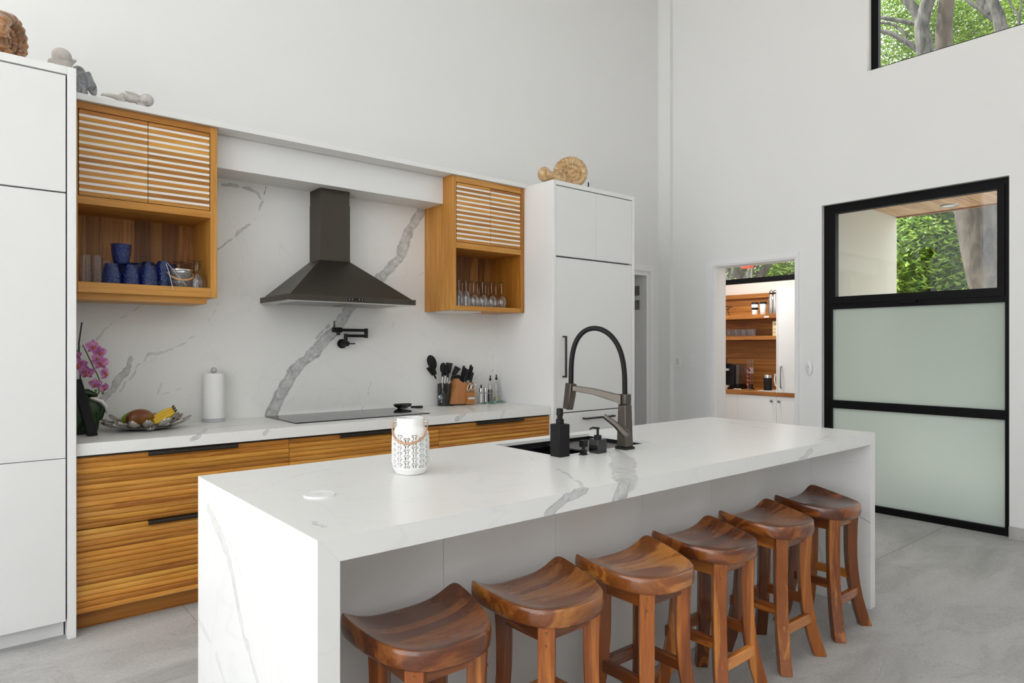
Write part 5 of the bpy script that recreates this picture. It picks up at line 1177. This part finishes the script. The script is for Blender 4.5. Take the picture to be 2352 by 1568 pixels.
for u, band, lab in ((1734, True, 'white travel cup with a black lid and a black sleeve'), (1753, False, 'plain white travel cup with a black lid beside the sleeved one')):
    c_ = Vector((X1, Y1(u).y, Z1)); t = thing('travel_cup', lab, 'cup', c_); s_ = mpp(c_)
    MB().lathe(c_, [(.030, 0), (.031, .003), (.0405, .118), (.040, .12)], 28).build('body', 'ceramic_white', t, smooth=40)
    MB().lathe(c_ + Vector((0, 0, .12)), [(.043, 0), (.043, .008), (.039, .011), (.037, .022), (.034, .023)], 28).build('lid', 'black_soft', t, smooth=40)
    if band: MB().lathe(c_, [(.0341, .042), (.0376, .080)], 28, cap0=False, cap1=False).build('sleeve', 'black_soft', t, smooth=40)
    zz = .096 if band else .016; rr = (.0388 if band else .0322)
    for k in range(4):
        an = PI + (-.45 + k * .26) * (1 if band else 1.2) * -1; n_ = Vector((math.cos(an), math.sin(an), 0)); e_ = c_ + n_ * rr + Vector((0, 0, zz + (.004 if k == 1 else 0)))
        MB().ell(e_, (.0025, .0035 if k else .0055, .006 if k == 1 else .0042), n=8, m=6).build('lettering', 'mark_grey', t)
for u, lab in ((1771.5, 'steel water bottle with a black loop cap and dark vertical lettering'), (1780.5, 'steel water bottle half hidden by the pantry tall unit')):
    c_ = Vector((X1, Y1(u).y, Z1)); t = thing('water_bottle', lab, 'bottle', c_)
    MB().lathe(c_, [(.028, 0), (.030, .004), (.030, .165), (.026, .185), (.0195, .195), (.0195, .225)], 24).build('body', 'steel', t, smooth=40)
    cp = MB().lathe(c_ + Vector((0, 0, .225)), [(.024, 0), (.024, .014)], 20).build('cap', 'black_plastic', t, smooth=40)
    MB().tube([c_ + Vector((0, .017, .235)), c_ + Vector((0, .016, .258)), c_ + Vector((0, 0, .268)), c_ + Vector((0, -.016, .258)), c_ + Vector((0, -.017, .235))], .0045, 8).build('loop', 'black_plastic', cp, smooth=50)
    for k in range(8):
        an = PI - .45; n_ = Vector((math.cos(an), math.sin(an), 0)); MB().ell(c_ + n_ * .0302 + Vector((0, 0, .025 + k * .017)), (.001, .006, .0055), n=8, m=6).build('lettering', 'black_soft', t)
a, b_ = px(1755, 729, XPB - .28), px(1766, 725.5, XPB - .28)
tag(MB().box(XPB - .2815, XPB - .2803, b_.y, a.y, a.z, b_.z).build('shelf_label', 'paper_white'), 'small blank white label stuck on the upper pantry shelf edge', 'label')

# ================================================================== OUTSIDE
sf = struct('roof_soffit', MB().box(XW + .166, 7.46, -3.0, 2.78, 2.745, 2.95), 'soffit_plank'); sf['kind'] = 'structure'
nb = 17; wb = (2.78 + 1.6) / nb; pm = MB().box(XW + .17, 7.44, .002, wb - .003, 2.702, 2.744).mesh('soffit_board'); pm.materials.append(MAT['soffit_plank']); random.seed(9)
for k in range(nb): v = random.uniform(.85, 1.12); inst(pm, 'soffit_board', sf, (0, -1.6 + k * wb, 0), color=(v, v, v))
MB().box(7.44, 7.465, -3.0, 2.78, 2.688, 2.95).build('fascia', 'plinth_wood', sf)
q_ = pz(2180, 471, 2.702); t = thing('downlight', 'round recessed downlight in the timber soffit outside', 'light', (q_.x, q_.y, 2.690))
MB().lathe((q_.x, q_.y, 2.690), [(.055, .004), (.058, 0), (.075, .002), (.078, .012)], 32, cap0=False, cap1=False).build('trim_ring', 'dark_steel', t, smooth=40)
MB().lathe((q_.x, q_.y, 2.694), [(.056, 0), (.056, .006)], 24).build('lens', 'switch_grey', t)
def limb(mb, pts, rs, n=12, wob=.06):
    P_ = [Vector(p_) for p_ in pts]; out_ = []; ro = []
    for i in range(len(P_) - 1):
        for k in range(6):
            q_ = k / 6; a0, a1, a2, a3 = P_[max(i-1, 0)], P_[i], P_[i+1], P_[min(i+2, len(P_)-1)]
            c = .5 * ((2*a1) + (a2-a0)*q_ + (2*a0-5*a1+4*a2-a3)*q_*q_ + (3*a1-a0-3*a2+a3)*q_**3)
            r = rs[i] + (rs[i+1] - rs[i]) * q_; out_.append(c); ro.append(r * (1 + wob * noise.noise(c * 3)))
    out_.append(P_[-1]); ro.append(rs[-1]); mb.tube(out_, ro, n); return mb
def leaves(mb, c_, rad, n, L, W, rng, droop=.3):
    c_ = Vector(c_); vs_, fs_ = [], []; b0 = len(mb.v)
    for i in range(n):
        d_ = Vector((rng.gauss(0, 1), rng.gauss(0, 1), rng.gauss(0, 1))).normalized() * (rng.random() ** .45)
        p_ = c_ + Vector((d_.x * rad[0], d_.y * rad[1], d_.z * rad[2]))
        a = rng.uniform(0, 2 * PI); f_ = Vector((math.cos(a), math.sin(a), rng.uniform(-.9, .5) - droop * .3)).normalized()
        s_ = f_.cross(Vector((rng.uniform(-.6, .6), rng.uniform(-.6, .6), 1))).normalized(); k_ = rng.uniform(.65, 1.25); l_, w_ = L * k_, W * k_; u_ = s_.cross(f_) * l_ * .12
        j = b0 + len(vs_); vs_ += [p_, p_ + f_ * l_ * .45 + s_ * w_ * .5 - u_, p_ + f_ * l_, p_ + f_ * l_ * .45 - s_ * w_ * .5 - u_]
        fs_ += [(j, j + 1, j + 2), (j, j + 2, j + 3)]
    mb.v += vs_; mb.f += fs_
def tree(name, label, cat, trunk, clusters, bark_, leaf_, L, W, seed):
    base = trunk[0][0][0]; t = thing(name, label, cat, base)
    for k, (pts, rs) in enumerate(trunk): limb(MB(), pts, rs).build('trunk' if k == 0 else 'branch', bark_, t, smooth=70)
    if clusters:
        rng = random.Random(seed); mb = MB()
        for c_, rad, n in clusters: leaves(mb, c_, rad, n, L, W, rng)
        o = mb.build('foliage', leaf_, t); o['kind'] = 'stuff'
    return t
# big leaning trunk seen in the top light of the glazed door
XB = 10.2; B_ = lambda u, v, x=XB: px(u, v, x)
g0 = B_(2330, 900); g0.z = -.15
tree('tree', 'thick leaning grey-brown tree trunk right outside the glazed door', 'tree',
     [([g0, B_(2300, 720), B_(2270, 620), B_(2245, 520), B_(2232, 440), B_(2205, 330), B_(2180, 200), B_(2168, 100), B_(2172, 20), B_(2184, -100), B_(2190, -260)], [.42, .30, .255, .235, .225, .18, .13, .105, .095, .085, .07]),
      ([B_(2240, 500), B_(2210, 488), B_(2190, 455), B_(2150, 380)], [.10, .085, .07, .05])],
     [(B_(2190, -330), (2.2, 2.2, 1.2), 2500)], 'bark_brown', 'leaf_mid', .13, .055, 1)
# understorey shrubs filling the view through the top light
rng = random.Random(21); SH = [((2060, 600), 13.0), ((2110, 560), 12.2), ((2160, 620), 12.8), ((2215, 560), 13.4), ((2140, 480), 14.5), ((2080, 500), 14.2), ((2270, 500), 14.0), ((2310, 600), 13.2)]
names = ['leafy shrub against the pale outer wall', 'broad-leaved shrub left of centre in the view through the top light', 'low leafy shrub in front of the thin stems', 'dense shrub beside the leaning trunk', 'tall broad-leaved bush behind the thin stems', 'tall leafy bush beside the pale outer wall edge', 'tall leafy bush behind the leaning trunk', 'low shrub at the foot of the leaning trunk']
for k, ((u, v), x_) in enumerate(SH):
    c_ = B_(u, v, x_); b0 = Vector((c_.x, c_.y, -.15)); tp = Vector((c_.x + rng.uniform(-.2, .2), c_.y + rng.uniform(-.3, .3), c_.z + .7))
    md = b0.lerp(tp, .55) + Vector((0, rng.uniform(-.25, .25), 0))
    tree('shrub', names[k] + ' outside' if 'view' not in names[k] else 'broad-leaved shrub between the wall edge and the low shrub outside', 'shrub', [([b0, md, tp], [.06, .045, .02]), ([md, md + Vector((0, rng.uniform(-.5, .5), .5)), tp + Vector((0, rng.uniform(-.7, .7), .2))], [.035, .025, .012])],
         [(c_ + Vector((rng.uniform(-.3, .3), rng.uniform(-.4, .4), -.9)), (.9, .95, .9), 2200), (c_ + Vector((0, rng.uniform(-.3, .3), .1)), (.9, .9, .8), 2600), (c_ + Vector((.2, rng.uniform(-.4, .4), 1.0)), (.8, .9, .6), 1600)], 'bark_brown', 'leaf_broad', .135, .062, 30 + k)
# canopy trees seen in the clerestory
XC = 17.0; KS = .8; D_ = lambda u, v, x=XC: px(u, v, x)
S_ = lambda rs: [r * KS for r in rs]
g0 = D_(2150, 700); g0.z = -.15
tree('tree', 'grey forked tree with side branches seen in the clerestory window', 'tree',
     [([g0, D_(2140, 300), D_(2125, 120), D_(2118, 55), D_(2140, -30), D_(2150, -120)], S_([.36, .28, .22, .20, .16, .13])),
      ([D_(2119, 60), D_(2100, 22), D_(2068, -20), D_(2030, -90)], S_([.14, .13, .12, .10])),
      ([D_(2110, 56), D_(2070, 48), D_(2020, 40), D_(1960, 36)], S_([.07, .062, .056, .045])),
      ([D_(2120, 118), D_(2090, 102), D_(2050, 78), D_(2015, 66), D_(1960, 20)], S_([.085, .08, .07, .06, .045])),
      ([D_(2085, 84, 17.3), D_(2050, 56, 17.4), D_(2000, 52, 17.4)], S_([.045, .04, .035]))],
     [(D_(2050, 10, 18.5), (1.8, 1.9, 1.1), 5200), (D_(2050, 130, 19), (1.8, 1.9, 1.0), 5200), (D_(2200, 90, 19.5), (1.7, 2.0, 1.1), 5200), (D_(2120, -60, 19.5), (2.4, 2.4, 1.2), 5000)], 'bark_grey', 'leaf_light', .10, .038, 5)
g0 = D_(2330, 700); g0.z = -.15
tree('tree', 'grey tree with crossing pale branches at the clerestory side away from the corner', 'tree',
     [([g0, D_(2310, 200), D_(2298, 60), D_(2283, 15), D_(2262, -40), D_(2250, -120)], S_([.28, .20, .155, .14, .125, .10])),
      ([D_(2292, 50), D_(2272, 38), D_(2250, 20), D_(2228, 5), D_(2200, -25)], S_([.07, .065, .06, .052, .04])),
      ([D_(2275, 30), D_(2255, 5), D_(2235, -25)], S_([.10, .095, .085])),
      ([D_(2340, 60), D_(2340, 40), D_(2325, 15), D_(2300, -30)], S_([.035, .03, .025, .018])),
      ([D_(2340, 45), D_(2345, 10), D_(2345, -40)], S_([.028, .025, .018]))],
     [(D_(2330, 20, 18.5), (1.6, 1.6, 1.1), 5600), (D_(2250, 70, 19.5), (1.7, 1.8, .9), 4800), (D_(2200, 10, 20), (2.0, 2.0, 1.3), 4800)], 'bark_grey', 'leaf_light', .10, .038, 6)
# garden seen through the pantry window
XG = 11.5; G_ = lambda u, v, x=XG: px(u, v, x)
g0 = G_(1700, 800); g0.z = -.15
tree('tree', 'pale gnarled multi-stemmed tree behind the pantry window', 'tree',
     [([g0, G_(1712, 690), G_(1722, 650), G_(1738, 620), G_(1752, 600), G_(1775, 560)], [.30, .22, .17, .12, .11, .09]),
      ([g0, G_(1725, 690), G_(1738, 648), G_(1752, 622), G_(1766, 602), G_(1790, 560)], [.2, .14, .10, .085, .08, .06]),
      ([g0, G_(1680, 690), G_(1672, 650), G_(1660, 625), G_(1658, 590)], [.24, .19, .15, .12, .10]),
      ([G_(1668, 650), G_(1680, 635), G_(1698, 622), G_(1705, 600)], [.09, .07, .06, .05]),
      ([G_(1690, 680), G_(1692, 640), G_(1690, 615), G_(1694, 580)], [.24, .22, .20, .16])],
     [(G_(1680, 590), (1.3, 1.3, .6), 900), (G_(1648, 625, 13), (.7, .8, .8), 900)], 'bark_grey', 'leaf_mid', .13, .05, 7)
for k, (u, v, x_, lf, nm) in enumerate(((1775, 645, 13.5, 'leaf_mid', 'pale green bush below the slanting branches behind the pantry window'), (1785, 615, 14.0, 'leaf_warm', 'bush with amber leaves behind the pantry window'), (1815, 605, 13.0, 'leaf_broad', 'bright green bush nearest the tall unit side of the pantry window'), (1650, 640, 13.0, 'leaf_broad', 'dark green bush behind the gnarled tree'))):
    c_ = G_(u, v, x_); b0 = Vector((c_.x, c_.y, -.15))
    tree('shrub', nm, 'shrub', [([b0, b0.lerp(c_, .6), c_], [.06, .045, .02])], [(c_ + Vector((0, 0, -.7)), (.8, .75, .8), 1500), (c_, (.75, .7, .6), 1700)], 'bark_brown', lf, .12, .05, 60 + k)
q_ = px(1716, 607, 9.0); t = thing('bird_feeder', 'bright red hanging feeder outside the pantry window', 'feeder', q_ + Vector((0, 0, -.03)))
MB().box(q_.x - .05, q_.x + .05, q_.y - .082, q_.y + .082, q_.z - .055, q_.z + .05).build('tray', 'red_plastic', t, bevel=.012)
MB().tube([Vector((q_.x + .12, q_.y, -.15)), Vector((q_.x + .12, q_.y, q_.z + .30)), Vector((q_.x + .06, q_.y, q_.z + .36)), Vector((q_.x, q_.y, q_.z + .28))], .010, 8).build('pole', 'dark_steel', t)
MB().tube([q_ + Vector((0, 0, .05)), q_ + Vector((0, 0, .28))], .003, 6).build('cord', 'black_plastic', t)
# far hedge line closing the garden
for k in range(9):
    x_, y_ = 22.5 + (k % 2) * .8, -2.5 + k * 2.3; b0 = Vector((x_, y_, -.15))
    tree('hedge_tree', 'dense green tree in the hedge line closing the garden', 'tree', [([b0, b0 + Vector((.1, .1, 2)), b0 + Vector((0, .2, 4.2))], [.16, .12, .06])],
         [(b0 + Vector((0, 0, 1.3)), (1.3, 1.7, 1.5), 1900), (b0 + Vector((0, 0, 3.4)), (1.3, 1.7, 1.5), 2200), (b0 + Vector((0, 0, 5.6)), (1.2, 1.6, 1.2), 1500)], 'bark_brown', 'leaf_mid', .18, .08, 90 + k)['group'] = 'trees of the far hedge line'
